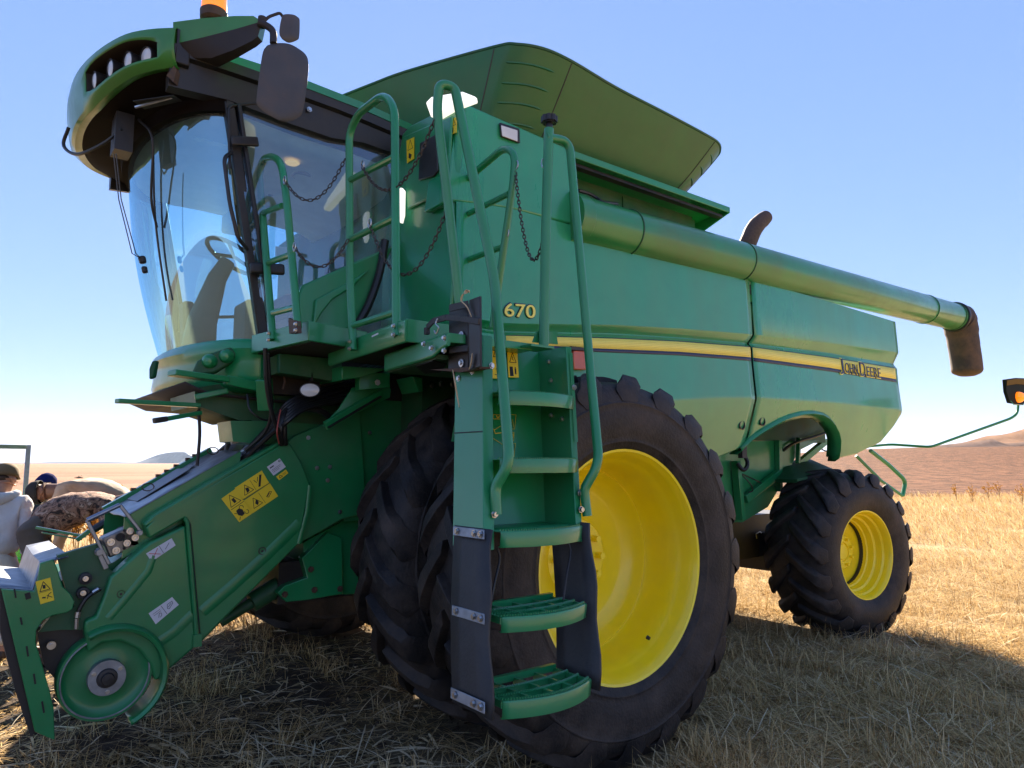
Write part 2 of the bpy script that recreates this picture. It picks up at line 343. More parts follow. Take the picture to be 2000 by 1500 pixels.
for k in range(10):
    a = 2 * pi * k / 10; b.cyl((-.155 * math.cos(a), .15, .155 * math.sin(a)), (-.155 * math.cos(a), .105, .155 * math.sin(a)), .019, n=6)
b.build('wheel_nut', YELLOW, W, split=True)
b = MB(); b.cyl((.25, -.112, -.40), (.255, -.128, -.407), .011, .008); b.build('valve_stem', BLACK, W)
for (y, sy) in ((-1.325, 1), (1.325, -1), (2.035, -1)):
    w2 = dup(W, CB); w2.location = (0.02, y, 1.01); w2.scale = (1, sy, 1); w2.rotation_euler = (0, .11 * sy, 0)
RT = [(.352, .21), (.36, .245), (.385, .268), (.43, .29), (.48, .302), (.535, .302), (.59, .288), (.635, .26), (.665, .225), (.684, .16), (.696, .08), (.70, 0)]
RR = [(.372, .225), (.386, .25), (.382, .262), (.37, .262), (.36, .25), (.352, .225), (.348, .20), (.334, .186), (.33, .15), (.325, .135), (.308, .125), (.303, .09), (.298, .075), (.286, .068), (.284, .02), (.284, .0), (.283, .0), (.22, .012), (.16, .014), (.152, .02), (.142, .03), (.085, .03), (.08, .018), (.072, .018), (.066, .032), (0, .034)]
ty, rim = wheel_mesh(.735, .30, RR, RT, 18, .036, .36, .125)
WR = P(rim, 'rear_wheel', YELLOW, loc=(3.66, -1.43, .725)); WR.rotation_euler = (0, .05, math.radians(-7))
ty.build('tyre', RUBBER, WR, smooth=40, bevel=.012)
b = MB()
for k in range(8):
    a = 2 * pi * (k + .5) / 8; b.cyl((-.115 * math.cos(a), -.025, .115 * math.sin(a)), (-.115 * math.cos(a), -.058, .115 * math.sin(a)), .013, n=6)
b.build('wheel_nut', YELLOW, WR, split=True)
b = MB(); b.lathe([(.2825, .002), (.2965, .06), (.2905, .064), (.278, .006)], (0, 0, 0), (0, -1, 0), 64, closed=True); b.build('disc_gap', BLACK, WR)
w2 = dup(WR, CB); w2.location = (3.66, 1.43, .725); w2.scale = (1, -1, 1); w2.rotation_euler = (0, .3, math.radians(-7))

# ---------------- side panels (shaped shell with creased band and lower fold)
def curve(pix, Y=-1.6):
    q = [ay(x, y, Y) for x, y in pix]; X = np.array([p.x for p in q]); Z = np.array([p.z for p in q]); i = np.argsort(X); return X[i], Z[i]
CT = curve([(872, 392), (930, 398), (1000, 408), (1115, 440), (1195, 474), (1300, 500), (1470, 546), (1620, 590), (1759, 632)])
CA = curve([(985, 634), (1200, 637), (1330, 644), (1470, 655), (1620, 671), (1759, 690)])
CBb = curve([(985, 646), (1200, 650), (1330, 658), (1470, 670), (1620, 688), (1756, 711)])
CC = curve([(985, 655), (1200, 661), (1330, 667), (1470, 678), (1620, 698), (1754, 720)])
CDd = curve([(985, 670), (1160, 680), (1330, 687), (1470, 698), (1620, 718), (1754, 741)])
CE = curve([(985, 677), (1160, 687), (1330, 694), (1470, 705), (1620, 725), (1754, 747)])
CFf = curve([(985, 815), (1320, 781), (1400, 776), (1480, 776), (1620, 785), (1760, 800)])
GF = curve([(900, 1300), (1100, 1080), (1250, 985), (1330, 940), (1397, 906), (1466, 874)])
GR = curve([(1474, 866), (1490, 850), (1510, 836), (1530, 823), (1548, 815), (1570, 809), (1590, 808), (1607, 811), (1621, 818), (1635, 830), (1647, 845), (1655, 860), (1661, 880), (1664, 893), (1700, 884), (1737, 862), (1752, 832), (1761, 803)])
def cz(c, X): return float(np.interp(X, c[0], c[1]))
def sideY(X, Z):
    T, A, B, C_, E, F = [cz(c, X) for c in (CT, CA, CBb, CC, CE, CFf)]
    zs = [F - .75, F - .30, F - .015, F + .012, E, C_, B, A, T]; ys = [-1.36, -1.525, -1.612, -1.612, -1.592, -1.588, -1.556, -1.612, -1.60]
    return float(np.interp(Z, zs, ys))
def side_panel(name, x0, x1, G, n, holes=()):
    mb = MB(); rows = []
    gx = sorted(set([x0 + (x1 - x0) * i / n for i in range(n + 1)] + [float(x) for x in G[0] if x0 < x < x1]))
    for X in gx:
        T, A, B, C_, D, E, F = [cz(c, X) for c in (CT, CA, CBb, CC, CDd, CE, CFf)]; g = min(cz(G, X), F - .02)
        zs = [T, (T + A) / 2, A + .006, A - .006, B + .004, B - .006, C_, E, (E + F) / 2, F + .03, F + .012, F - .015, F * .67 + g * .33 - .005, F * .33 + g * .67, g + .004, g]
        row = [V((X, sideY(X, z), z)) for z in zs]
        # returned lower lip
        row += [row[-1] + V((0, .02, -.012)), row[-1] + V((0, .10, .01))]
        row = [row[0] + V((0, .08, .0))] + row
        rows.append(row)
    mb.grid(rows)
    return P(mb, name, PANEL, smooth=25, solid=.004)
XS = ay(1470, 700, -1.6).x
side_panel('front_side_panel', -.58, XS - .012, GF, 26)
rp = side_panel('rear_side_panel', XS + .016, 4.64, GR, 40)
mb = MB(); mb.box(XS - .03, XS + .03, -1.50, -1.46, 1.55, 2.95); P(mb, 'panel_gap', INK)
# wheel-arch lip
mb = MB(); rows = []
for x, y in [(1468, 880), (1480, 861), (1495, 847), (1510, 836), (1530, 823), (1548, 815), (1570, 809), (1590, 808), (1607, 811), (1621, 818), (1635, 830), (1647, 845), (1655, 860), (1661, 880), (1664, 895)]:
    p = ay(x, y, -1.6); yy = sideY(p.x, p.z) - .006; rows.append([V((p.x, yy + .03, p.z + .035)), V((p.x, yy - .012, p.z + .022)), V((p.x, yy - .022, p.z)), V((p.x, yy + .02, p.z - .028)), V((p.x, yy + .09, p.z - .024))])
mb.grid(rows); P(mb, 'wheel_arch_lip', GREEN, smooth=50, solid=.006)
# turned-in rear edge of the shell
mb = MB(); rows = []
for z in np.linspace(cz(CFf, 4.64) - .02, cz(CT, 4.64), 16): rows.append([V((4.64, sideY(4.64, z), z)), V((4.675, sideY(4.64, z) + .035, z)), V((4.68, -.6, z))])
mb.grid(rows); P(mb, 'rear_panel_edge', GREEN, smooth=30)
# stripes as bands 2.5 mm proud
def band(name, c0, c1, x0, x1, m, off=.004, n=30, parent=CB, f0=0, f1=1):
    mb = MB(); rows = []
    for i in range(n + 1):
        X = x0 + (x1 - x0) * i / n; a, b_ = cz(c0, X), cz(c1, X); z0 = a + (b_ - a) * f0; z1 = a + (b_ - a) * f1
        rows.append([V((X, sideY(X, z0) - off, z0)), V((X, sideY(X, z1) - off, z1))])
    mb.grid(rows); return mb.build(name, m, parent, solid=.0015)
x_0 = ay(990, 662, -1.6).x; x_1 = ay(1751, 735, -1.6).x
for (a, b_) in ((x_0, XS - .014), (XS + .018, x_1)):
    st = band('yellow_stripe', CC, CDd, a, b_, DECALY)
    band('navy_edge', CDd, CE, a, b_, NAVY, parent=st)
    band('navy_line', CC, CDd, a, b_, NAVY, parent=st, f0=-.09, f1=-.02)
    mb = MB()
    for f in (.2, .36, .52, .68, .84):
        rows = []
        for i in range(31):
            X = a + (b_ - a) * i / 30; zz = cz(CC, X) + (cz(CDd, X) - cz(CC, X)) * f
            rows.append([V((X, sideY(X, zz) - .0055, zz + .0012)), V((X, sideY(X, zz) - .0055, zz - .0012))])
        mb.grid(rows)
    mb.build('pinstripe', mat('ochre_pinstripe', (.74, .58, .09), .5), st, smooth=0)
def put_text(s, size, p0, p1, h, name, m, off, parent=CB, bold=0.0):
    me = textmesh(s, 1.0, .004, bold); me.materials.clear(); me.materials.append(m)
    xs = [v.co.x for v in me.vertices]; ysv = [v.co.y for v in me.vertices]; w = max(xs) - min(xs); hh = max(ysv) - min(ysv)
    p0 = V(p0); p1 = V(p1)
    for v in me.vertices:
        u = (v.co.x - min(xs)) / w; q = p0 + (p1 - p0) * u; z = q.z + (v.co.y - min(ysv)) / hh * h
        v.co = V((q.x, sideY(q.x, z) - off - v.co.z, z))
    o = bpy.data.objects.new(name, me); COL.objects.link(o); o.parent = parent; return o
# model number: yellow digits with a dark outline
a = ay(981, 619, -1.6); b_ = ay(1041, 623, -1.6); h = ay(1000, 592, -1.6).z - ay(1000, 618, -1.6).z
put_text('670', 1, a - V((.004, 0, .004)), b_ + V((.006, 0, -.004)), h + .012, 'number_outline', NAVY, .003, bold=.03)
put_text('670', 1, a, b_, h, 'model_number', DECALY, .009, bold=.005)
# maker's name in small capitals on the stripe
def ysw(x0, y0, x1, y1, ht, s, bold): 
    a = ay(x0, y0, -1.6); b_ = ay(x1, y1, -1.6)
    return put_text(s, 1, a, b_, ht, 'maker_name', NAVY, .0105, bold=bold)
pxm = lambda x: ay(x, 720, -1.6)
hs = (ay(1700, 712, -1.6).z - ay(1700, 737, -1.6).z)
for (s, x0, y0, x1, y1, ht, nm) in (('J', 1641, 730, 1648, 731, hs * 1.15, 1), ('OHN', 1650.5, 727.8, 1675, 731.2, hs * .74, 1), ('D', 1680, 734, 1690, 735.2, hs * 1.05, 1), ('EERE', 1693, 734.8, 1720, 738.4, hs * .76, 1)):
    a = ay(x0, y0, -1.6); b_ = ay(x1, y1, -1.6)
    put_text(s, 1, a - V((.006, 0, .008)), b_ + V((.006, 0, -.008)), ht + .016, 'name_outline', DECALY, .006, bold=.03)
    put_text(s, 1, a, b_, ht, 'maker_name', NAVY, .011, bold=-.004)
for (x, y) in ((1454, 830), (1492, 823)):
    p = ay(x, y, -1.58); yy = sideY(p.x, p.z); mb = MB(); mb.lathe([(.034, -.004), (.038, .004), (.03, .006), (.028, -.02), (0.001, -.02)], (p.x, yy - .006, p.z), (0, -1, 0), 20); P(mb, 'latch_hole', BLACK)

# ---------------- body core, tank side, eave
mb = MB(); mb.box(-.55, 4.55, -1.45, 1.45, 2.05, 2.86); mb.box(-.45, 2.0, -1.05, 1.05, 1.5, 2.04); mb.box(.5, 2.35, -.93, .93, 1.15, 2.03); P(mb, 'body_core', DKGREEN, split=True)
mb = MB(); mb.box(1.75, 4.6, -1.5, 1.5, 2.80, 2.86); P(mb, 'engine_deck', DKGREEN)
mb = MB(); mb.box(-.58, 4.64, 1.52, 1.6, 1.75, 2.95); P(mb, 'far_side_panel', PANEL)
mb = MB()
uy = -1.60; poly = [ay(x, y, uy) for x, y in ((897, 196), (1118, 293), (1117, 438), (1000, 408), (930, 398), (872, 392))]
mb.prism(poly, (0, .24, 0)); P(mb, 'upper_side_panel', PANEL, bevel=.012)
mb = MB(); mb.box(-.50, 1.78, -1.36, 1.36, 2.86, 3.43); P(mb, 'grain_tank', DKGREEN)
mb = MB(); mb.box(.34, 1.80, -1.37, -1.362, 2.95, 3.4); mb.box(.98, .99, -1.378, -1.37, 2.95, 3.4)
for (x, y) in ((1176, 350), (1278, 387)): p = ay(x, y, -1.37); mb.bolt(p, (0, -1, 0), .012, .012)
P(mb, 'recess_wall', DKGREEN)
mb = MB(); p0 = ay(1118, 293, -1.6); p1 = ay(1424, 404, -1.6)
sec = [(-1.6, .0), (-1.6, -.045), (-1.585, -.045), (-1.585, -.012), (-1.25, -.06), (-1.2, .02)]
mb.loft([[V((x, y, z + dz)) for y, dz in sec] for x, z in ((p0.x, p0.z), (p1.x, p1.z))]); mb.prism([V((p1.x, -1.6, p1.z)), V((p1.x, -1.6, p1.z - .045)), V((p1.x - .02, -1.3, p1.z - .16)), V((p1.x - .02, -1.25, p1.z))], (.012, 0, 0)); P(mb, 'tank_eave', GREEN, bevel=.004)
mb = MB(); mb.bar((.35, -1.53, 3.405), (1.9, -1.53, 3.405), .05, .02); P(mb, 'eave_stiffener', BLACK)
for (x, y) in ((1010, 262),):
    mb = MB(); q = [ay(x_, y_, -1.604) for x_, y_ in ((974, 240), (1013, 252), (1014, 281), (977, 268))]; mb.prism(q, (0, -.012, 0)); P(mb, 'lamp_bezel', BLACK, bevel=.006)
    mb = MB(); q = [ay(x_, y_, -1.618) for x_, y_ in ((978, 245), (1010, 255), (1010, 277), (980, 266))]; mb.prism(q, (0, -.006, 0)); P(mb, 'side_lamp', LAMPW, bevel=.004)
# front face of the tank body, with its black panel, warning labels and sunlit lamp lenses
mb = MB(); FX = -.595
poly = [ax(897, 196, FX), V((FX, -1.585, 2.96)), V((FX, -1.595, 2.55)), V((FX, -1.56, 2.05)), V((FX, -.75, 2.05)), V((FX, -.80, 2.9)), ax(785, 262, FX), ax(800, 245, FX)]
mb.prism(poly, (.05, 0, 0)); P(mb, 'tank_front_panel', GREEN, bevel=.012)
mb = MB(); poly = [ax(x, y, FX - .012) for x, y in ((800, 290), (870, 262), (868, 352), (800, 392))]; mb.prism([ax(x, y, FX - .004) for x, y in ((792, 268), (888, 226), (880, 368), (862, 380), (800, 410))], (-.02, 0, 0)); P(mb, 'raised_front_cover', GREEN, bevel=.01)
mb = MB(); mb.prism([ax(x, y, FX - .026) for x, y in ((823, 280), (856, 262), (858, 335), (850, 345), (820, 353))], (-.012, 0, 0)); P(mb, 'black_vent', BLACK, bevel=.008)

def sticker(name, quad, m, shapes, off, parent=CB, ink=INK):
    """quad: 4 world points tl,tr,br,bl; shapes in 0..1 with v downwards"""
    q = [V(p) for p in quad]; n = (q[1] - q[0]).cross(q[3] - q[0]).normalized()
    if n.dot(CAM - q[0]) < 0: n = -n
    def uv(u, v, o=.0): return (q[0] * (1 - u) + q[1] * u) * (1 - v) + (q[3] * (1 - u) + q[2] * u) * v + n * (off + o)
    mb = MB(); mb.prism([uv(0, 0), uv(1, 0), uv(1, 1), uv(0, 1)], n * .0012); o = mb.build(name, m, parent)
    mb = MB(); w = .004
    for sh in shapes:
        k = sh[0]
        if k == 'p': mb.prism([uv(u, v, .0014) for u, v in sh[1]], n * .0006)
        elif k == 'l':
            pts = sh[1]; t = sh[2] if len(sh) > 2 else .0028
            for a, b_ in zip(pts[:-1], pts[1:]): 
                A, B = uv(*a, .0018), uv(*b_, .0018)
                if (B - A).length > 1e-5: mb.bar(A, B, t, .0006, up=n)
    if mb.v: mb.build('pictogram', ink, o, smooth=0)
    return o
def tri(cx, cy, r, a=1.0): return ('l', [(cx, cy - r * a), (cx + r, cy + r * .8 * a), (cx - r, cy + r * .8 * a), (cx, cy - r * a)])
def man(cx, cy, s, a=1.0): return [('p', [(cx - .15 * s, cy - .5 * s * a), (cx + .15 * s, cy - .5 * s * a), (cx + .15 * s, cy - .3 * s * a), (cx - .15 * s, cy - .3 * s * a)]), ('p', [(cx - .22 * s, cy - .27 * s * a), (cx + .22 * s, cy - .27 * s * a), (cx + .2 * s, cy + .1 * s * a), (cx + .22 * s, cy + .6 * s * a), (cx + .05 * s, cy + .6 * s * a), (cx, cy + .15 * s * a), (cx - .05 * s, cy + .6 * s * a), (cx - .22 * s, cy + .6 * s * a), (cx - .2 * s, cy + .1 * s * a)])]
sticker('warning_label', [ax(x, y, FX - .005) for x, y in ((801, 277), (816, 270), (816, 312), (802, 321))], WARN, [tri(.5, .28, .34, .7), ('p', [(.3, .6), (.7, .75), (.5, .92), (.25, .8)])], .024)
sticker('warning_label', [ax(x, y, FX - .005) for x, y in ((881, 234), (893, 229), (893, 259), (881, 264))], WARN, [tri(.5, .28, .34, .7), ('p', [(.15, .6), (.5, .6), (.5, .92), (.15, .92)])], .003)
# ---- lamps at the top corner and beside the cab; emission imitates sun through lenses
mb = MB(); q = [ax(x, y, FX - .05) for x, y in ((830, 200), (842, 188), (900, 178), (915, 184), (917, 196), (880, 210), (846, 230), (840, 228))]; mb.prism(q, (.06, 0, 0)); P(mb, 'work_lamp', SUNLENS, bevel=.012)
mb = MB(); q = [ax(x, y, -.66) for x, y in ((776, 372), (782, 366), (787, 372), (786, 420), (782, 436), (777, 430))]; mb.prism(q, (.02, 0, 0)); P(mb, 'work_lamp', SUNLENS, bevel=.004)

# ---------------- grain tank extension (flared hopper)
def hopper():
    base = []; rimr = []
    def half(sgn):
        R_ = [(-.73, -.30, 4.02), (-.62, -.62, 4.02), (-.50, -.90, 4.03), (-.22, -1.46, 4.03), (-.14, -1.575, 4.02), (0.0, -1.665, 4.0), (.20, -1.70, 3.975), (.6, -1.69, 3.945), (1.1, -1.685, 3.93), (1.60, -1.66, 3.925), (1.76, -1.64, 3.92), (1.86, -1.58, 3.91), (1.92, -1.50, 3.90), (2.14, -1.16, 3.90), (2.36, -.75, 3.90), (2.45, -.45, 3.90)]
        B_ = [(-.36, -.30, 3.34), (-.34, -.55, 3.34), (-.32, -.75, 3.34), (-.20, -1.12, 3.37), (-.12, -1.22, 3.38), (0.02, -1.28, 3.4), (.16, -1.29, 3.4), (.5, -1.29, 3.4), (.95, -1.29, 3.4), (1.36, -1.28, 3.4), (1.44, -1.26, 3.4), (1.50, -1.22, 3.4), (1.54, -1.17, 3.4), (1.66, -.95, 3.4), (1.74, -.65, 3.4), (1.78, -.4, 3.4)]
        return R_, B_
    R_, B_ = half(1); R = [V(p) for p in R_] + [V((x, -y, z)) for x, y, z in reversed(R_)]; B = [V(p) for p in B_] + [V((x, -y, z)) for x, y, z in reversed(B_)]
    def rs(P_):
        ln = [0]
        for a, b_ in zip(P_[:-1], P_[1:]): ln.append(ln[-1] + (b_ - a).length)
        return P_
    mb = MB(); rows = []
    SB, SR = spline(B, 4), spline(R, 4)
    for f in (0, .15, .35, .6, .85, .985, 1.0):
        rows.append([b_ * (1 - f) + r * f - V((0, 0, .03 * math.sin(pi * f))) for b_, r in zip(SB, SR)])
    rows.append([r + V((0, 0, .006)) - (r - V((.8, 0, r.z))).normalized() * .03 for r in SR])
    mb.loft(rows, caps=False)
    H = P(mb, 'tank_extension', mat('dark_tank_green', (.012, .125, .028), .45, coat=.2, dust=(.10, .13, .05), dustamt=.45, dscale=1.3, var=.08), smooth=60, solid=.006)  # extension gets a darker green than the body paint
    def sp(i, f, o=.006):
        i = i * 4; k = int(i); u = i - k; b_ = SB[k] * (1 - u) + SB[k + 1] * u; r = SR[k] * (1 - u) + SR[k + 1] * u; c = b_ * (1 - f) + r * f - V((0, 0, .03 * math.sin(pi * f)))
        out = V((c.x - .8, c.y, 0)).normalized(); return c + (out - V((0, 0, .6))).normalized() * o
    mb = MB()
    for i in (3.0, 6.0, 9.5, 12.2): mb.tube([sp(i, f, .003) for f in np.linspace(.02, .985, 14)], .004, 6)
    mb.build('panel_seam', BLACK, H, split=True)
    mb = MB()
    for (i0, i1) in ((3.2, 5.85), (9.7, 12.0)):
        for f in (.22, .4, .57, .72, .87):
            i_ = i0 + (i1 - i0) * (.12 + .1 * (1 - f)); j_ = i1 - (i1 - i0) * .08; mb.tube([sp(u, f, .001) for u in np.linspace(i_, j_, 12)], [.002] + [.008] * 10 + [.002], 6)
    mb.build('pressed_rib', MATS['dark_tank_green'], H, split=True)
    mb = MB(); mb.tube(SR, .010, 6, closed=True); mb.build('rim_bead', DKGREEN, H)
    mb = MB(); mb.bar(sp(7.2, .12, .008), sp(7.75, .11, .008), .02, .006, up=(0, -1, -.4)); mb.build('small_white_label', WHITE, H)
hopper()

# ---------------- unloading auger
mb = MB(); A0 = ay(1168, 432, -1.56); A1 = ay(1872, 615, -1.56)
A0 = V((.46, -1.57, 3.035)); A1 = V((6.22, -1.57, 3.165)); AR = .152; ad = (A1 - A0).normalized()
def al(f): return A0 + (A1 - A0) * f
mb.tube([al(0) - ad * .20, al(0) - ad * .10, al(0) - ad * .09, al(.28), al(.281), al(.86), al(.861), al(1.0)], [AR * 1.06, AR * 1.06, AR, AR, AR * 1.005, AR * 1.005, AR * .995, AR * .995], 40)
AU = P(mb, 'unloading_auger', mat('auger_green_paint', (.018, .23, .06), .34, coat=.45, dust=(.12, .13, .06), dustamt=.5, dscale=1.6, var=.05))
mb = MB()
for f in (.06, .281, .86, .985): mb.lathe([(AR + .001, -.005), (AR + .006, -.004), (AR + .006, .004), (AR + .001, .005)], al(f), ad, 40)
mb.build('joint_ring', DKGREEN, AU, split=True)
mb = MB()
mb.tube([al(.30) + V((0, .06, AR * .93)), al(.34) + V((0, .02, AR * 1.02)), al(.5) + V((0, 0.02, AR * 1.05)), al(.62) + V((0, .03, AR * .99))], .016, 8)
mb.tube(spline([ay(1130, 372, -1.5), ay(1150, 378, -1.5), ay(1165, 386, -1.52), ay(1178, 395, -1.55), ay(1205, 398, -1.5)]), .011, 6); mb.box(*(lambda p: (p.x - .02, p.x + .03, p.y - .03, p.y + .01, p.z - .06, p.z + .01))(ay(1170, 398, -1.62)))
mb.build('auger_cable', HOSE, AU, split=True)
mb = MB(); p = ay(1150, 415, -1.7); q = [ay(x, y, -1.715) for x, y in ((1141, 404), (1158, 410), (1158, 430), (1142, 424))]; mb.prism(q, (0, .05, 0))
for x, y in ((1145, 410), (1154, 413), (1145, 421), (1154, 425)): mb.bolt(ay(x, y, -1.715), (0, -1, 0), .006, .008)
mb.build('bolt_plate', DKGREEN, AU, bevel=.004)
mb = MB(); mb.box(.62, 1.75, -1.58, -1.50, 2.85, 2.93); mb.build('auger_cradle', DKGREEN, AU)
mb = MB()   # rubber spout: bends down
e = al(1.0); d2 = V((.30, -.05, -.95)).normalized()
path = [e - ad * .02, e + ad * .06, e + ad * .13 + V((0, 0, -.05)), e + ad * .17 + V((0, 0, -.16)), e + ad * .20 + V((0, 0, -.30)), e + ad * .235 + V((0, 0, -.46)), e + ad * .25 + V((0, 0, -.60)), e + ad * .25 + V((0, 0, -.66))]
mb.tube(spline(path, 4), [.165] * 5 + [.18] * 4 + [.172] * 4 + [.163] * 4 + [.16] * 4 + [.16] * 4 + [.15, .135, .11, .08], 24)
mb.build('auger_spout', SPOUT, AU)
mb = MB(); mb.lathe([(AR + .004, -.02), (AR + .018, -.015), (AR + .018, .015), (AR + .004, .02)], al(.998), ad, 40); mb.build('spout_clamp', BLACK, AU)
# ---------------- exhaust
mb = MB(); p0 = ay(1458, 500, -.75); p1 = ay(1466, 462, -.75); p2 = ay(1478, 440, -.75); p3 = ay(1496, 424, -.75)
mb.tube(spline([V((p0.x, -.75, 2.9)), p0, p1, p2, p3], 5), [.085] * 16 + [.08] * 3 + [.075, .07], 20); P(mb, 'exhaust_pipe', RUST)

# ---------------- lower hull between the wheels, seen through the arch
mb = MB(); mb.box(-.35, 2.2, -.78, .78, .95, 2.05); mb.box(-.12, .14, -1.5, 1.5, .87, 1.13); P(mb, 'front_axle', DKGREEN, split=True)
mb = MB(); mb.prism([ay(x, y, -.95) for x, y in ((1360, 900), (1440, 862), (1600, 860), (1560, 880), (1530, 940), (1500, 990), (1450, 1020), (1390, 1020))], (0, .04, 0)); P(mb, 'frame_side_plate', GREEN)
mb = MB(); mb.box(2.3, 4.4, -.95, .95, 1.72, 2.06); P(mb, 'residue_housing', DKGREEN)
mb = MB()
mb.bar(ay(1455, 975, -1.0), ay(1520, 925, -1.0), .05, .07); mb.bar(ay(1520, 860, -.98), ay(1522, 960, -.98), .05, .05); mb.bar(ay(1437, 900, -1.0), ay(1447, 1015, -1.0), .07, .05); mb.bar(ay(1560, 855, -.98), ay(1558, 905, -.98), .04, .03); mb.bar(ay(1560, 905, -.9), ay(1612, 862, -.9), .05, .06)
P(mb, 'rear_frame_rail', GREEN, split=True, bevel=.004)
mb = MB(); mb.prism([ay(1517, 936, -1.05), ay(1557, 936, -1.35), ay(1632, 918, -1.25), ay(1574, 893, -.8), ay(1530, 905, -.85)], (0, 0, -.02)); mb.prism([ay(1517, 936, -1.05), ay(1557, 936, -1.35), ay(1557, 943, -1.35), ay(1517, 943, -1.05)], (.01, .02, 0)); P(mb, 'mud_shield', DKGREEN, split=True)
mb = MB(); mb.box(2.0, 4.2, -.72, .72, .62, 1.02); mb.box(3.5, 3.8, -1.2, 1.2, .5, .85); P(mb, 'rear_axle', BLACK, split=True)
mb = MB()
mb.tube(spline([ay(1452, 884, -1.05), ay(1460, 905, -1.08), ay(1452, 918, -1.08), ay(1440, 905, -1.05)]), .018, 8)
mb.tube(spline([ay(1450, 928, -1.02), ay(1466, 946, -1.05), ay(1470, 958, -1.05), ay(1462, 962, -1.02)]), .006, 6); mb.tube(spline([ay(1450, 926, -1.02), ay(1470, 935, -1.05), ay(1488, 944, -1.0)]), .006, 6)
mb.tube(spline([ay(1530, 880, -.96), ay(1540, 872, -.98), ay(1560, 862, -1.0), ay(1600, 850, -1.0), ay(1635, 835, -1.0)]), .014, 8); mb.tube(spline([ay(1640, 858, -.8), ay(1639, 872, -.8), ay(1630, 882, -.8), ay(1610, 880, -.8), ay(1600, 872, -.8)]), .008, 6)
P(mb, 'rear_hose', HOSE, split=True)
mb = MB(); mb.tube(fillet([ay(1478, 1052, -.75), ay(1476, 1043, -.75), ay(1484, 1038, -.75), ay(1493, 1046, -.75), ay(1493, 1056, -.75)], .01), .006, 6); P(mb, 'tow_hook', STEEL)
# rear handrail and light arm
mb = MB(); mb.tube(fillet([ay(1700, 880, -1.25), ay(1735, 907, -1.3), ay(1765, 935, -1.35), ay(1768, 945, -1.35), ay(1763, 968, -1.35)], .04), .021, 10); mb.tube([ay(1672, 890, -1.2), ay(1720, 938, -1.3), ay(1762, 968, -1.35)], .016, 8); P(mb, 'rear_hand_bar', GREEN, split=True)
mb = MB(); q = fillet([V((4.6, -1.0, 1.66)), ay(1740, 868, -1.35), ay(1818, 873, -1.75), ay(1975, 817, -2.25), ay(1987, 808, -2.28), ay(1989, 785, -2.28)], .05); mb.tube(q, .013, 10)
LA = P(mb, 'light_arm', GREEN)
mb = MB(); q = [ay(x, y, -2.3) for x, y in ((1964, 741), (1985, 738), (2014, 739), (2012, 776), (1999, 791), (1973, 787), (1966, 765))]; mb.prism(q, (0, .03, 0)); mb.build('warning_lamp_board', mat('dark_board', (.006, .012, .009), .8, spec=.2), LA, bevel=.006)
mb = MB(); q = [ay(x, y, -2.304) for x, y in ((1966, 743), (1985, 740), (2012, 741), (2011, 752), (1985, 750), (1966, 753))]; mb.prism(q, (0, -.004, 0)); mb.build('reflective_strip', mat('ochre_strip', (.16, .09, .01), .8, spec=.2), LA)
mb = MB(); p = ay(1988, 776, -2.3); mb.lathe([(.0, .075), (.025, .07), (.046, .05), (.054, .02), (.054, 0)], p, (-.75, -.65, 0), 24); mb.build('amber_lamp', AMBER, LA)
mb = MB(); mb.tube([ay(1974, 783, -2.32), ay(1980, 790, -2.34), ay(1998, 791, -2.34), ay(2003, 784, -2.32)], .004, 6); mb.build('lamp_guard', GREEN, LA)
#--SECTION2--
# ================================================================== CAB
VH = [(-1.885, -.955), (-1.93, -.92), (-2.00, -.85), (-2.07, -.75), (-2.13, -.60), (-2.18, -.42), (-2.215, -.22), (-2.228, 0)]
vh = spline([V((x, y, 0)) for x, y in VH + [(x, -y) for x, y in reversed(VH[:-1])]], 3)
def vnorm(pts, i):
    t = (pts[min(i + 1, len(pts) - 1)] - pts[max(i - 1, 0)]).normalized(); n = V((t.y, -t.x, 0)); return n if n.dot(pts[i] - V((-1.2, 0, 0))) > 0 else -n
VO = mat('visor_green_paint', (.035, .21, .03), .34, coat=.35, dust=(.06, .13, .03), dustamt=.4, dscale=3)
mb = MB(); mp = MB(); rows = []; N = len(vh)
def pocket(i):
    y = abs(vh[i].y); c = .62; h = 1 - ((y - c) / .30) ** 4
    return max(0, h)
prof = lambda i: None
for i, p in enumerate(vh):
    n = vnorm(vh, i); k = pocket(i); zc = 3.60 - .02 * (abs(p.y) - .6); w_ = min(1, max(0, (abs(p.y) - .35) / .6)); zb = 3.475 + .085 * w_; zc += .02 * w_; hi = zc + .012 + .062 * k ** .5; lo = max(zc - .012 - .075 * k ** .5, zb + .025)
    def q(off, z): return V((p.x, p.y, 0)) + n * off + V((0, 0, z))
    rows.append([q(-.5, 3.80), q(-.10, 3.775), q(-.02, 3.755), q(0.015, 3.73), q(.022, (3.72 + hi) / 2), q(.02, hi), q(.012, lo), q(.004, (lo + zb) / 2), q(-.012, zb), q(-.03, zb - .012), q(-.06, zb - .008), q(-.10, zb + .02)])
def hole(i): return pocket(i) > 0 and pocket(i + 1) > 0 if i + 1 < N else False
nc = len(rows[0]); vs = [v for r in rows for v in r]; fs = []
for i in range(N - 1):
    for j in range(nc - 1):
        if j == 5 and hole(i): continue
        fs.append((i * nc + j, (i + 1) * nc + j, (i + 1) * nc + j + 1, i * nc + j + 1))
mb.add(vs, fs); VIS = P(mb, 'roof_visor', VO, smooth=40, solid=.006)
idx = [i for i in range(N) if pocket(i) > 0]
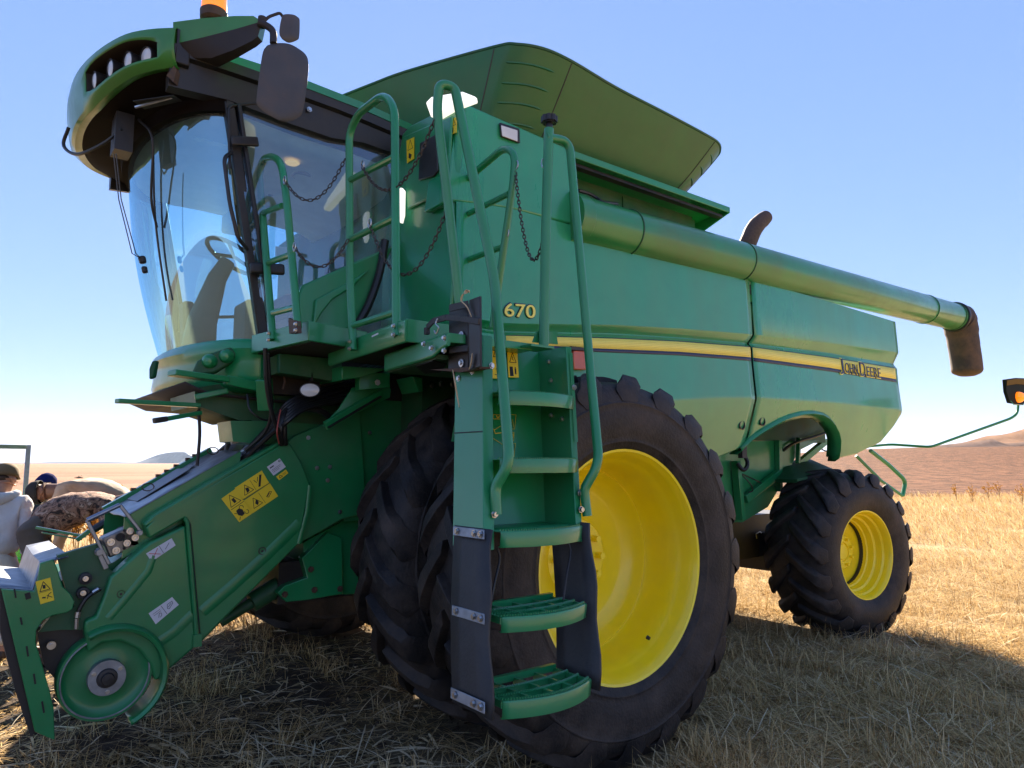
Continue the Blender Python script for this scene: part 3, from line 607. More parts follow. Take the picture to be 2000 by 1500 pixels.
for sgn in (-1, 1):
    ii = [i for i in idx if vh[i].y * sgn > 0]; mp = MB(); rr = []
    for i in ii:
        n = vnorm(vh, i); a, b_ = rows[i][5], rows[i][6]; dpt = -n * .11
        rr.append([a, a + dpt * .5, a + dpt, b_ + dpt, b_ + dpt * .5, b_])
    mp.grid(rr); mp.add(rr[0], [tuple(range(6))]); mp.add(rr[-1], [tuple(range(6))]); mp.build('lamp_pocket', BROWN, VIS)
    for y, zz in ((-.84, 3.605), (-.73, 3.60), (-.60, 3.605), (-.45, 3.60)):
        y = y if sgn < 0 else -y
        i = min(range(N), key=lambda k: abs(vh[k].y - y)); n = vnorm(vh, i); n = (n + V((-.75, 0, -.22))).normalized(); c = vh[i] + V((0, 0, zz)) - vnorm(vh, i) * .035
        m_ = MB(); m_.lathe([(.0, -.075), (.03, -.07), (.043, -.03), (.050, .018), (.050, .032), (.046, .034), (.046, .028)], c, n, 24); lb = m_.build('roof_lamp', BLACK, VIS)
        m_ = MB(); m_.lathe([(.046, .026), (.03, .034), (0, .037)], c, n, 24); m_.build('lamp_lens', LAMPW, VIS)
# dark end cap of the visor and soffit ring
mb = MB()
e0 = vh[0]; n0 = vnorm(vh, 0)
mb.prism([e0 + V((0.0, .0, 3.745)), e0 + V((0, 0.01, 3.565)), e0 + V((.03, .2, 3.55)), e0 + V((.03, .2, 3.77))], (.07, 0, 0)); P(mb, 'visor_end_cap', BLACK, bevel=.006)
# glass curve
def wind(t, z):   # t -1..1 across the windscreen; tilts forward going up
    k = (z - 2.18) / (3.46 - 2.18); hw = .835 + .02 * k; bow = .335; x0 = -1.335 - .255 * k - .05 * math.sin(pi * min(1, max(0, k)))
    a = t * math.radians(86); return V((x0 - bow * (math.cos(a) - math.cos(math.radians(86))), hw * math.sin(a) / math.sin(math.radians(86)), z))
mb = MB(); mb.grid([[wind(t, z) for t in np.linspace(-1, 1, 41)] for z in np.linspace(2.17, 3.47, 15)]); P(mb, 'windscreen', WGLASS, smooth=60)
mb = MB(); rows = []
for t in np.linspace(-1, 1, 41):
    g = wind(t, 3.44); c = V((-1.2, 0, 0)); u = (g - c); u.z = 0; u.normalize()
    i = min(range(N), key=lambda k: -((vh[k] - c).normalized().dot(u))); v = vh[i] - vnorm(vh, i) * .12
    w_ = min(1, max(0, (abs(v.y) - .30) / .6)); v = v + vnorm(vh, i) * .06; zb = 3.475 + .085 * w_
    rows.append([V((v.x, v.y, zb - .006)), V((v.x, v.y, zb - .03)) * .7 + V((g.x, g.y, 3.46)) * .3, g + u * .05 + V((0, 0, .03)), g + u * .035 + V((0, 0, -.035)), g - u * .03 + V((0, 0, -.03))])
mb.grid(rows); SOF = P(mb, 'roof_soffit', mat('black_soffit_plastic', (.0075, .0055, .005), .8, dust=(.016, .011, .008), dustamt=.5, spec=.08), smooth=40)
mb = MB(); mb.tube([ay(227, 257, -.62) if 0 else V((-2.0, -.62, 3.415)), V((-1.86, -.80, 3.44))], .008, 6); mb.build('grab_strip', STEEL, SOF)
mb = MB(); mb.prism([V((-2.02, -.66, 3.425)), V((-1.95, -.58, 3.435)), V((-1.80, -.76, 3.455)), V((-1.86, -.84, 3.435))], (0, 0, .004)); mb.build('soffit_recess', INK, SOF)
mb = MB(); mb.prism([ay(x, y, -.93) for x, y in ((325, 147), (340, 128), (345, 138), (338, 160))], (.05, .05, 0)); mb.build('soffit_block', SPOUT, SOF)
# roof shell
mb = MB(); mb.loft([[V((x, y, z)) for y, z in ((-w, zl), (-w + .015, zt), (-w + .12, zt + .035), (w - .12, zt + .035), (w - .015, zt), (w, zl))] for x, w, zl, zt in ((-1.84, .93, 3.66, 3.72), (-1.3, .955, 3.66, 3.715), (-.8, .955, 3.635, 3.69), (-.45, .95, 3.60, 3.655), (-.22, .90, 3.59, 3.63))]); P(mb, 'cab_roof', GREEN, smooth=30)
mb = MB()
for s in (-1, 1):
    mb.loft([[V((x, s * .95, zl + .002)), V((x, s * .945, zl - .05)), V((x, s * .915, zl - .06)), V((x, s * .90, zb)), V((x, s * .84, zb - .01)), V((x, s * .80, zl))] for x, zl, zb in ((-1.9, 3.66, 3.45), (-1.6, 3.66, 3.47), (-1.25, 3.655, 3.44), (-1.0, 3.645, 3.43), (-.8, 3.63, 3.46), (-.6, 3.61, 3.45), (-.3, 3.595, 3.40))])
P(mb, 'roof_side_rail', BLACK, split=True, smooth=30)
mb = MB(); p = ay(604, 214, -.925); mb.bolt(p, (0, -1, 0), .012, .012); P(mb, 'roof_bolt', STEEL)
# headliner, rear wall, floor
ol = [wind(t, 3.44) for t in np.linspace(-.98, .98, 31)] + [V((-1.2, .80, 3.43)), V((-.8, .80, 3.42)), V((-.5, .79, 3.40)), V((-.40, .70, 3.30)), V((-.38, .3, 3.27)), V((-.38, -.3, 3.27)), V((-.40, -.70, 3.30)), V((-.5, -.79, 3.40)), V((-.8, -.80, 3.42)), V((-1.2, -.80, 3.43))]
cH = V((-1.05, 0, 3.40)); rows = []
for f, dz in ((.985, .0), (.95, -.03), (.86, -.055), (.7, -.05), (.55, -.065), (.3, -.06), (.02, -.06)): rows.append([V((cH.x + (p.x - cH.x) * f, cH.y + (p.y - cH.y) * f, p.z * min(1, f + .0) + (3.40) * (1 - f) + dz)) for p in ol])
mb = MB(); mb.loft(rows, caps=False); HL = P(mb, 'headliner', HEADLINER, smooth=60)
mb = MB(); mb.lathe([(.0, -.008), (.06, -.012), (.075, -.004), (.08, 0)], (-1.0, -.42, 3.36), (0, 0, 1), 20); mb.build('ceiling_speaker', GREYPL, HL)
mb = MB(); mb.box(-1.55, -1.05, -.10, -.04, 3.37, 3.39); mb.build('ceiling_rail', GREYPL, HL, bevel=.01)
mb = MB(); mb.box(-1.2, -.98, .32, .62, 3.20, 3.34); mb.build('radio_console', GREYPL, HL, bevel=.02)
mb = MB(); mb.lathe([(.0, -.012), (.035, -.01), (.045, 0)], (-1.12, -.58, 3.355), (0, 0, 1), 16); mb.build('dome_lamp', mat('warm_dome_lamp', (.9, .6, .3), .3, emit=(1., .5, .15), estr=.12), HL)
mb = MB(); mb.box(-1.68, -1.45, -.55, -.50, 3.365, 3.372); mb.build('visor_sticker', WHITE, HL)
mb = MB(); mb.box(-1.45, -.30, -.82, .82, 2.12, 2.17); mb.lathe([(.0, 0), (.01, 0)], (0, 0, 0), (0, 0, 1), 3); P(mb, 'cab_floor', FLOORM)
mb = MB(); rr = [[wind(t, 2.165) * f + V((-1.3, 0, 2.165)) * (1 - f) for t in np.linspace(-1, 1, 21)] for f in (.97, .5)]; mb.grid(rr); P(mb, 'front_floor', FLOORM, solid=.02)
mb = MB(); mb.prism([V((-.36, -.80, 2.15)), V((-.36, -.80, 3.42)), V((-.36, -.40, 3.42)), V((-.36, -.45, 2.75)), V((-.36, .45, 2.75)), V((-.36, .40, 3.42)), V((-.36, .80, 3.42)), V((-.36, .80, 2.15))], (.04, 0, 0)); P(mb, 'cab_rear_wall', HEADLINER)
# side doors
for s in (-1, 1):
    Y0 = .862 * s
    def dq(x, z): return V((x, Y0 + s * .03 * math.sin(pi * min(1, max(0, (z - 2.15) / 1.3))), z))
    mb = MB(); rows = [[dq(-1.335 - .255 * k + (-.40 + 1.335 + .255 * k) * u, z) for u in np.linspace(0, 1, 8)] for z, k in [(z, (z - 2.18) / 1.28) for z in np.linspace(2.17, 3.46, 10)]]
    mb.grid(rows); P(mb, 'door_glass', GLASS, smooth=60)
    mb = MB(); mb.bar(V((-1.335, s * .850, 2.12)), V((-1.60, s * .872, 3.50)), .055, .05, up=(0, 1, 0)); mb.bar(V((-1.285, s * .862, 2.14)), V((-1.545, s * .885, 3.46)), .022, .06, up=(0, 1, 0)); P(mb, 'door_pillar', BLACK, bevel=.006)
    mb = MB(); mb.bar(V((-.42, s * .86, 2.4)), V((-.40, s * .865, 3.5)), .10, .05, up=(0, 1, 0)); P(mb, 'rear_cab_post', BLACK, bevel=.006)
    mb = MB(); mb.bar(V((-1.32, s * .86, 2.155)), V((-.38, s * .86, 2.155)), .05, .05); P(mb, 'door_sill', BLACK)
# near door furniture
mb = MB(); mb.bar(ay(452, 275, -.93), ay(505, 277, -.95), .02, .055, up=(0, 0, 1)); mb.bar(ay(488, 523, -.93), ay(556, 527, -.95), .03, .062, up=(0, 0, 1)); P(mb, 'door_hinge', BLACK, split=True, bevel=.014, segs=3)
mb = MB(); mb.tube(fillet([ay(452, 298, -.90), ay(437, 308, -.94), ay(449, 400, -.95), ay(466, 468, -.94), ay(484, 487, -.90)], .05), .011, 8); P(mb, 'door_grab_handle', BLACK)
mb = MB(); mb.tube(fillet([ay(449, 330, -.89), ay(446, 207, -.90), ay(500, 202, -.90), ay(560, 215, -.9)], .03), .008, 8); P(mb, 'door_seal', BLACK)
# rear lower cab side shell (green) and hose strip
mb = MB(); mb.prism([ay(x, y, -.905) for x, y in ((584, 575), (592, 556), (640, 535), (700, 508), (748, 488), (768, 482), (716, 600), (700, 640), (584, 655))], (0, .05, 0)); CSH = P(mb, 'cab_side_shell', GREEN, bevel=.012)
mb = MB(); mb.tube(spline([ay(752, 470, -.92), ay(742, 530, -.93), ay(722, 590, -.94), ay(700, 632, -.94)]), .026, 8); P(mb, 'rubber_seal_strip', BLACK)
mb = MB(); mb.prism([ay(x, y, -.93) for x, y in ((612, 640), (617, 585), (640, 572), (700, 540), (722, 526), (690, 560), (650, 585), (630, 610))], (0, .03, 0)); mb.build('moulded_bulge', GREEN, CSH, bevel=.02, segs=3)
# ---- interior: column, wheel, seat, console, paper
mb = MB(); mb.tube([V((-1.46, 0.05, 2.17)), V((-1.44, .05, 2.42)), V((-1.36, .05, 2.72)), V((-1.30, .05, 2.84))], [.11, .09, .06, .05], 12); SCOL = P(mb, 'steering_column', GREYPL)
mb = MB(); c = V((-1.26, .05, 2.88)); nn = V((.45, 0, .85)).normalized(); t1 = V((0, 1, 0)); t2 = nn.cross(t1)
mb.tube([c + (t1 * math.cos(a) + t2 * math.sin(a)) * .19 for a in np.linspace(0, 2 * pi, 33)[:-1]], .015, 8, closed=True)
for a in (.5, 2.6, 4.7): mb.tube([c, c + (t1 * math.cos(a) + t2 * math.sin(a)) * .19], .012, 6)
mb.build('steering_wheel', BLACK, SCOL)
mb = MB(); mb.box(-.98, -.5, -.16, .36, 2.52, 2.64); mb.bar(V((-.52, .1, 2.6)), V((-.42, .1, 3.2)), .46, .11, up=(1, 0, 0)); mb.box(-.9, -.55, -.05, .25, 2.17, 2.52); P(mb, 'operator_seat', FABRIC, bevel=.03, segs=3)
mb = MB(); mb.box(-1.05, -.5, .42, .74, 2.17, 2.70); P(mb, 'side_console', GREYPL, bevel=.03, segs=3)
mb = MB(); mb.box(-.95, -.5, -.74, -.36, 2.17, 2.42); P(mb, 'passenger_seat', FABRIC, bevel=.03, segs=3)
mb = MB(); mb.bar(V((-1.36, .66, 2.17)), V((-1.40, .66, 2.66)), .14, .08); P(mb, 'foot_console', GREYPL, bevel=.02)
mb = MB(); mb.prism([ay(x, y, -.845) for x, y in ((538, 481), (570, 484), (571, 508), (538, 506))], (0, .003, 0)); P(mb, 'paper_notice', WHITE)
mb = MB(); mb.prism([V((-1.42, .78, 2.62)), V((-1.28, .78, 2.62)), V((-1.28, .78, 2.46)), V((-1.42, .78, 2.46))], (0, .004, 0)); P(mb, 'card_notice', HUSK)
mb = MB(); mb.bar(V((-1.2, .8, 2.60)), V((-.4, .8, 2.72)), .03, .02); P(mb, 'window_bar', BLACK)
# ---- green nose below the windscreen
mb = MB(); rows = []
for t in np.linspace(-1.0, 1.0, 41):
    g = wind(t, 2.18); c = V((-1.2, 0, 2.18)); u = (g - c); u.z = 0; u.normalize(); L_ = 1.0
    def r(o, z): return V((g.x, g.y, z)) + u * o
    rows.append([r(-.02, 2.185), r(.02, 2.185), r(.045, 2.165), r(.06, 2.13), r(.045, 2.095), r(.035, 2.06), r(.045, 1.985), r(.02, 1.935), r(-.05, 1.90), r(-.2, 1.895)])
mb.grid(rows); NOSE = P(mb, 'cab_nose', GREEN, smooth=40, solid=.006)
for px, py in ((408, 706), (441, 696)):
    c = ay(px, py, -.80); n = V((-.45, -.85, -.12)).normalized(); mb = MB(); mb.lathe([(0, .035), (.02, .032), (.033, .018), (.040, -.01), (.042, -.05)], c, n, 24); mb.build('nose_lamp_cover', GREEN, NOSE)
mb = MB(); q = [ay(x, y, -.80) for x, y in ((372, 733), (385, 705), (410, 690), (450, 677), (464, 688), (455, 706), (420, 728))]; mb.prism(q, (.02, .06, 0)); mb.build('nose_lamp_recess', DKGREEN, NOSE, bevel=.01)
mb = MB(); mb.prism([ay(x, y, -.55) for x, y in ((297, 722), (303, 706), (312, 705), (306, 738), (297, 742))], (-.02, -.02, 0)); mb.build('nose_marker', DKGREEN, NOSE, bevel=.006)
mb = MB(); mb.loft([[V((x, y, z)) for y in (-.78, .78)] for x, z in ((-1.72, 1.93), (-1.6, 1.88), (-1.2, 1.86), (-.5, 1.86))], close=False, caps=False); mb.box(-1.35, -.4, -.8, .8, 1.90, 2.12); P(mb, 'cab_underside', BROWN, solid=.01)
# ---- mirror arm box, mirrors, beacon, wiper
mb = MB(); tip = lambda x, y, k: ay(x, y, -.93 - .30 * k)
secs = []
for k, t_, b1, b2 in ((0, (338, 43), (338, 86), (345, 104)), (.35, (400, 35), (400, 72), (405, 106)), (.75, (460, 31), (462, 56), (450, 92)), (.97, (495, 31), (503, 44), (488, 75)), (1.0, (506, 38), (511, 46), (500, 66))):
    T_, A_, B_ = (tip(*q, k) for q in (t_, b1, b2)); back = V((.10, .10, 0)) * (1 - .5 * k)
    secs.append([T_, A_, B_ + back * .3, B_ + back, T_ + back])
mb.loft(secs); mb.mi = [1 if i < 20 and i % 5 in (1, 2) else 0 for i in range(len(mb.f))]
ARM = P(mb, 'mirror_arm', [VO, BROWN], smooth=28)
mb = MB(); mb.tube(spline([tip(505, 45, 1), ay(520, 50, -1.25), ay(533, 62, -1.27), ay(534, 85, -1.28)]), .018, 10); mb.tube(fillet([ay(514, 44, -1.24), ay(524, 33, -1.24), ay(547, 25, -1.25), ay(553, 34, -1.25)], .02), .008, 8); mb.lathe([(.0, -.02), (.022, -.02), (.022, .03), (0, .03)], tip(512, 45, 1), (0, 0, 1), 12); mb.build('mirror_bracket', BROWN, ARM)
def mirror(name, pix, Yp, th, bev):
    mb = MB(); q = spline([ay(x, y, Yp) for x, y in pix + pix[:1]], 4)[:-1]; c = sum(q, V()) / len(q); d = V((.85, .35, 0)).normalized()
    # rotate so that the shell faces forward
    rings = []
    for f, s in ((0, .80), (.12, .93), (.4, 1.0), (.85, 1.0), (1.0, .97)): rings.append([c + (p - c) * s + d * th * f for p in q])
    mb.loft(rings); return mb.build(name, MIRROR, ARM, smooth=50, bevel=bev, segs=3)
mirror('large_mirror', [(517, 84), (535, 80), (560, 82), (582, 95), (590, 112), (588, 150), (580, 205), (572, 222), (545, 232), (520, 222), (498, 205), (496, 192), (502, 140), (509, 97)], -1.29, .05, .012)
mirror('small_mirror', [(548, 30), (553, 25), (568, 25), (572, 30), (571, 62), (566, 70), (550, 75), (543, 68), (544, 50)], -1.27, .05, .006)
mb = MB(); c = ay(417, 40, -1.02); c.z -= .01; mb.lathe([(.0, 0), (.05, 0), (.066, .012), (.068, .055), (.060, .062)], c, (0, 0, 1), 28); BEA = P(mb, 'beacon', SPOUT)
mb = MB(); mb.lathe([(.060, .062), (.063, .07), (.060, .15), (.045, .19), (0, .20)], c, (0, 0, 1), 28); mb.build('amber_dome', AMBER, BEA)
mb = MB(); mb.tube(spline([V((-1.95, -.42, 3.44)), wind(-.42, 3.3) + V((-.07, -.03, 0)), wind(-.33, 3.0) + V((-.05, -.03, 0)), wind(-.30, 2.85) + V((-.02, -.01, 0))]), .007, 8)
mb.tube(spline([wind(-.36, 3.35) + V((-.03, 0, 0)), wind(-.30, 2.9) + V((-.02, 0, 0)), wind(-.24, 2.45) + V((-.02, 0, 0))]), .006, 6)
mb.loft([[V((-2.06 + d, y, z)) for d, y in ((0, -.42), (.09, -.42), (.09, -.28), (0, -.28))] for z, d in ((3.46, 0), (3.40, .02), (3.32, .05), (3.24, .09))]); P(mb, 'wiper', BLACK)
mb = MB()
for dx in (0, .012): mb.tube([ay(222 + dx * 400, 300, -.5), ay(232 + dx * 400, 390, -.45), ay(258 + dx * 600, 495, -.4), ay(277, 506, -.38)], .003, 5)
mb.tube(spline([V((-2.245, -.02, 3.46)), V((-2.26, .02, 3.36)), V((-2.20, -.1, 3.28)), V((-2.1, -.3, 3.30)), V((-2.03, -.42, 3.36))]), .010, 6)
P(mb, 'wiper_hose', HOSE, split=True)
mb = MB(); mb.cyl(ay(276, 500, -.37), ay(280, 515, -.37), .02, n=10); mb.cyl(ay(281, 520, -.37), ay(284, 534, -.37), .016, n=10); P(mb, 'wiper_blade_joint', BLACK, split=True, bevel=.01)

# ================================================================== PLATFORMS, RAILS, LADDER
PL = GREEN
mb = MB(); A, B_, C_ = az(490, 690, 2.1), az(602, 665, 2.1), az(692, 680, 2.1); D_ = C_ + (C_ - B_) * .3
poly = [A, B_, D_, D_ + (A - B_)]; mb.prism(poly, (0, 0, .098)); PF = P(mb, 'cab_platform', PL, bevel=.004)
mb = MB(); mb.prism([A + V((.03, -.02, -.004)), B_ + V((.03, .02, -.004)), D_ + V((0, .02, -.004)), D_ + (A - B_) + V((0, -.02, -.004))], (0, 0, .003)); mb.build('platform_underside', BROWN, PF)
mb = MB(); E0, E1 = az(640, 715, 2.03), az(790, 667, 2.03); U_ = V((1, 0, 0))
mb.loft([[p + V((dx, 0, dz)) for dx, dz in ((0, .012), (0, .095), (.012, .102), (.35, .102), (.35, .07), (.02, .06), (.02, .0), (.008, .0))] for p in (E0, E1)]); PF2 = P(mb, 'middle_platform', PL, bevel=.003)
mb = MB(); mb.loft([[E1 + V((dx, -.004, .002)), E1 + V((dx, -.004, .10)), E1 + V((dx, .02, .10)), E1 + V((dx, .02, .002))] for dx in (.012, .34)]); mb.build('platform_side', PL, PF2)
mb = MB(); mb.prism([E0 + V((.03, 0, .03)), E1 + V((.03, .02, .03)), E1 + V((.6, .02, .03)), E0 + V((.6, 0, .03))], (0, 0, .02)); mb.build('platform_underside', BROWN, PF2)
for (x, y) in ((728, 733), (735, 748)):
    mb = MB(); mb.cyl(az(x, y, 2.055), az(x, y, 2.05), .045, n=20); mb.build('drain_hole', INK, PF2)
mb = MB(); G0, G1 = az(750, 727, 1.945), az(872, 692, 1.945)
mb.loft([[p + V((dx, 0, dz)) for dx, dz in ((0, lo), (0, .082), (.010, .09), (.45, .09), (.45, .06), (.02, .05), (.02, lo), (.008, lo - .008))] for p, lo in ((G0, .01), (G0.lerp(G1, .62), .01), (G0.lerp(G1, .8), .012), (G0.lerp(G1, .93), .035), (G1, .04))]); PF3 = P(mb, 'ladder_platform', PL, bevel=.003)
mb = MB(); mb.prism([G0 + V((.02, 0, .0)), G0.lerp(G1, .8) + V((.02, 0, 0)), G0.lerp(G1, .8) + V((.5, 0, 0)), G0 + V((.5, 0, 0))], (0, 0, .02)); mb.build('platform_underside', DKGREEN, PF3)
mb = MB(); mb.prism([az(x, y, 1.94) for x, y in ((812, 716), (845, 705), (872, 712), (860, 728), (830, 730))], (0, 0, .004)); mb.build('underside_opening', INK, PF3)
X1, X2, X3 = (A.x + B_.x) / 2 - .01, (E0.x + E1.x) / 2 - .02, G1.x - .01
mb = MB()
for (x, y, X_) in ((526, 651, X1), (526, 664, X1), (579, 633, X1), (579, 645, X1), (684, 667, X2), (684, 681, X2), (770, 637, X2), (770, 654, X2)): mb.bolt(ax(x, y, X_ - .02), (-1, 0, 0), .008, .012)
for (x, y) in ((829, 672), (844, 680), (869, 660), (869, 685)): mb.bolt(ax(x, y, X3 + .012), (-1, 0, 0), .009, .012)
P(mb, 'rail_bolt', STEEL, split=True)
mb = MB(); mb.prism([ax(x, y, E1.x - .004) for x, y in ((727, 656), (739, 650), (739, 653), (727, 659))], (-.003, 0, 0)); P(mb, 'white_mark', WHITE)
mb = MB(); mb.prism([ax(x, y, X1 + .01) for x, y in ((574, 622), (588, 627), (590, 651), (576, 653))], (-.03, 0, 0)); P(mb, 'foot_plate', RUST, bevel=.003)
RT_ = .0195
def rail(name, X, outline, rungs, r=RT_):
    mb = MB(); q = fillet([ax(x, y, X) for x, y in outline], .10, 8); mb.tube(q, r, 12)
    for a, b_ in rungs: mb.tube([ax(*a, X), ax(*b_, X)], r * .82, 10)
    return P(mb, name, GREEN)
rail('first_hand_rail', X1, [(533, 664), (507, 345), (512, 312), (532, 304), (550, 318), (561, 400), (582, 640)], [((512, 417), (551, 402)), ((524, 513), (572, 496)), ((534, 611), (578, 600))])
rail('second_hand_rail', X2, [(690, 684), (683, 530), (682, 260), (700, 222), (750, 184), (771, 210), (774, 640), (776, 657)], [((683, 352), (772, 306)), ((684, 468), (772, 425)), ((690, 636), (772, 610))])
rail('deck_rail', -.50, [(850, 640), (852, 620), (884, 395), (896, 366), (912, 350), (985, 288), (1006, 300), (1003, 352), (962, 640)], [((885, 432), (995, 378)), ((862, 527), (982, 482))])
def LPx(x, z, o=0): return V((x - .185 * (1.8 - z), -2.43 + .27 * (z - 1.95) + o, z))
def Lp(x, y, o=0): return apl(x, y, (0, -2.43 + o, 1.95), (0, 1, -.27))
mb = MB(); mb.tube(fillet([ay(897, 592, -2.25), ay(876, 400, -2.25), ay(853, 215, -2.25), ay(858, 163, -2.27), ay(888, 170, -2.29), ay(966, 545, -2.45), Lp(995, 905, -.10), Lp(968, 950, -.03), Lp(968, 975, -.02), Lp(970, 1005, -.01)], .075, 8), .021, 12); P(mb, 'ladder_hand_rail', GREEN)
mb = MB(); mb.tube([ay(1072, 252, -2.38), ay(1066, 460, -2.38), ay(1062, 676, -2.38)], .0225, 12); mb.tube(fillet([ay(1066, 268, -2.38), ay(1112, 275, -2.39), ay(1150, 690, -2.47), Lp(1170, 905, -.10), Lp(1141, 955, -.03), Lp(1143, 975, -.02), Lp(1147, 1008, -.01)], .07, 8), .020, 12); RR_ = P(mb, 'post_hand_rail', GREEN)
mb = MB(); c = ay(1073, 250, -2.38); mb.lathe([(.014, -.0), (.016, .02), (.014, .024)], c, (0, 0, 1), 12)
for k in range(8): mb.cyl(c + V((.026 * math.cos(k * pi / 4), .026 * math.sin(k * pi / 4), .026)), c + V((.026 * math.cos(k * pi / 4), .026 * math.sin(k * pi / 4), .054)), .013, n=10)
mb.cyl(c + V((0, 0, .022)), c + V((0, 0, .057)), .029, n=16); mb.build('star_knob', BLACK, RR_)
mb = MB(); mb.prism([ay(x, y, -2.355) for x, y in ((1042, 668), (1050, 647), (1090, 647), (1088, 660), (1090, 672))], (0, .012, 0)); mb.box(*(lambda a: (a.x - .07, a.x + .06, a.y, a.y + .12, a.z - .01, a.z))(ay(1062, 674, -2.42))); mb.build('post_foot', GREEN, RR_)
# ---- ladder
XL, XR = -.985, -.565
mb = MB()
def strip(mbx, f, z0, z1, n=6): mbx.loft([f(z0 + (z1 - z0) * i / n) for i in range(n + 1)])
mb = MB(); strip(mb, lambda z: [LPx(XL - .035, z, 0), LPx(XL + .012, z, -.004), LPx(XL + .012, z, .012), LPx(XL - .023, z, .016), LPx(XL - .023, z, .20), LPx(XL - .035, z, .20)], 1.20, 2.03); LAD = P(mb, 'access_ladder', GREEN, bevel=.003)
mb = MB(); strip(mb, lambda z: [LPx(XR + .035, z, 0), LPx(XR + .035, z, .012), LPx(XR + .014, z, .014), LPx(XR + .014, z, .20), LPx(XR + .002, z, .20), LPx(XR + .002, z, 0)], 1.20, 2.03); mb.build('stringer', GREEN, LAD, bevel=.003)
mb = MB(); mb.prism([LPx(XL - .03, 1.25, .190), LPx(XR + .01, 1.25, .190), LPx(XR + .01, 2.03, .190), LPx(XL - .03, 2.03, .190)], (0, .006, 0)); mb.build('back_plate', GREEN, LAD)
mb = MB()
for (a, b_) in ((1.63, 1.634),): mb.prism([LPx(XL - .037, a, .0), LPx(XL - .037, a + .0, .20), LPx(XL - .037, b_, .20), LPx(XL - .037, b_, 0)], (-.001, 0, 0))
mb.build('stringer_seam', INK, LAD)
mb = MB(); strip(mb, lambda z: [LPx(XR + .036, z, -.004), LPx(XR + .042, z, .014), LPx(XR + .036, z, .02), LPx(XR + .016, z, -.004)], 1.60, 2.0); mb.build('joint_plate', GREEN, LAD)
def tread(z, grate, apron):
    def e(u, o=0):  # curved front edge
        return LPx(XL + .01 + (XR - XL - .02) * u, z, -.015 - .085 * math.sin(pi * min(1, max(0, .08 + .84 * u))) ** .8 + o)
    us = np.linspace(0, 1, 17); mb = MB()
    fr = [e(u) for u in us]
    rows = [[p + V((0, .012, 0)) for p in fr], fr, [p + V((0, -.002, -.004)) for p in fr], [p + V((0, .004, -apron)) for p in fr], [p + V((0, .014, -apron)) for p in fr]]
    mb.grid(rows); t = mb.build('tread', GREEN, LAD, smooth=40, solid=.004)
    mb = MB()
    if grate:
        bk = [LPx(XL + .01 + (XR - XL - .02) * u, z, .155) for u in us]
        mb.bar(bk[0], bk[-1], .02, .025)
        for u in (0.02, .26, .5, .74, .98): mb.bar(e(u, .005) - V((0, 0, .012)), LPx(XL + .01 + (XR - XL - .02) * u, z, .15) - V((0, 0, .012)), .012, .024)
        for f in (.06, .36, .66):
            pts = [e(u) * (1 - f) + LPx(XL + .01 + (XR - XL - .02) * u, z, .15) * f for u in us]
            for a, b_ in zip(pts[:-1], pts[1:]): mb.bar(a - V((0, 0, .012)), b_ - V((0, 0, .012)), .016 if f < .1 else .012, .022)
        mb.build('grating', GREEN, t)
    else:
        mb.grid([[p + V((0, .004, .0)) for p in fr], [LPx(XL + .01 + (XR - XL - .02) * u, z, .22) for u in us]]); mb.build('tread_plate', GREEN, t, solid=.004)
    m = 44
    for f in ((.03, .30, .60) if grate else (.03,)):
        mb = MB()
        for i in range(m):
            u = (i + .5) / m; p = e(u) * (1 - f) + LPx(XL + .01 + (XR - XL - .02) * u, z, .15) * f; w = .0042; h = .0085
            mb.prism([p + V((-w, .003, 0)), p + V((w, .003, 0)), p + V((0, .003, h))], (0, .008, 0))
        mb.build('anti_slip_teeth', GREEN, t, smooth=0)
for z in (1.79, 1.525): tread(z, False, .05)
tread(1.265, False, .055); tread(.985, True, .05); tread(.735, True, .055)
# flexible lower section
for nm, xx, sg in (('rubber_flap', XL - .03, -1), ('rubber_flap', XR + .03, 1)):
    mb = MB(); rows = []
    for i in range(11):
        z = 1.275 - (1.275 - .69) * i / 10; bow = .012 * math.sin(i / 10 * pi) * sg
        rows.append([LPx(xx + bow, z, -.045 + .008 * math.sin(i * 1.3)), LPx(xx + bow * 1.2, z, .04), LPx(xx + bow, z, .12), LPx(xx + bow, z, .185)])
    mb.grid(rows); mb.build(nm, FLAP, LAD, smooth=60, solid=.012)
mb = MB()
for z in (1.258, .985, .725):
    mb.prism([LPx(XL - .05, z - .017, -.03), LPx(XL - .05, z + .017, -.03), LPx(XL - .05, z + .017, .17), LPx(XL - .05, z - .017, .17)], (-.004, 0, 0))
mb.build('clamp_strip', GALV, LAD, split=True, bevel=.002)
mb = MB()
for z in (1.258, .985, .725):
    for o in (-.01, .03, .14): mb.bolt(LPx(XL - .054, z, o), (-1, 0, 0), .010, .009)
for z in (1.39, 1.325):
    for xx in (XL + .005, XR + .02): mb.bolt(LPx(xx, z, -.012), (0, -1, 0), .011, .014)
for x, y in ((904, 748), (930, 740), (912, 752)): pass
for z, o in ((1.88, .07), (1.86, .17)): mb.bolt(LPx(XL - .036, z, o), (-1, 0, 0), .010, .008)
for z, o in ((1.97, .12), (1.88, .11), (1.72, .12), (1.70, .05), (1.80, .03)): mb.bolt(LPx(XR + .001, z, o), (-1, 0, 0), .009, .009)
for z in (1.84,): mb.bolt(LPx(XR + .03, z, -.006), (0, -1, 0), .010, .010); mb.bolt(LPx(XL + .003, 1.90, -.006), (0, -1, 0), .010, .010)
for x_ in (.42,): mb.bolt(LPx(XL + x_ * .40, 1.905, .187), (0, -1, 0), .008, .008)
mb.build('ladder_bolt', STEEL, LAD, split=True)
mb = MB()
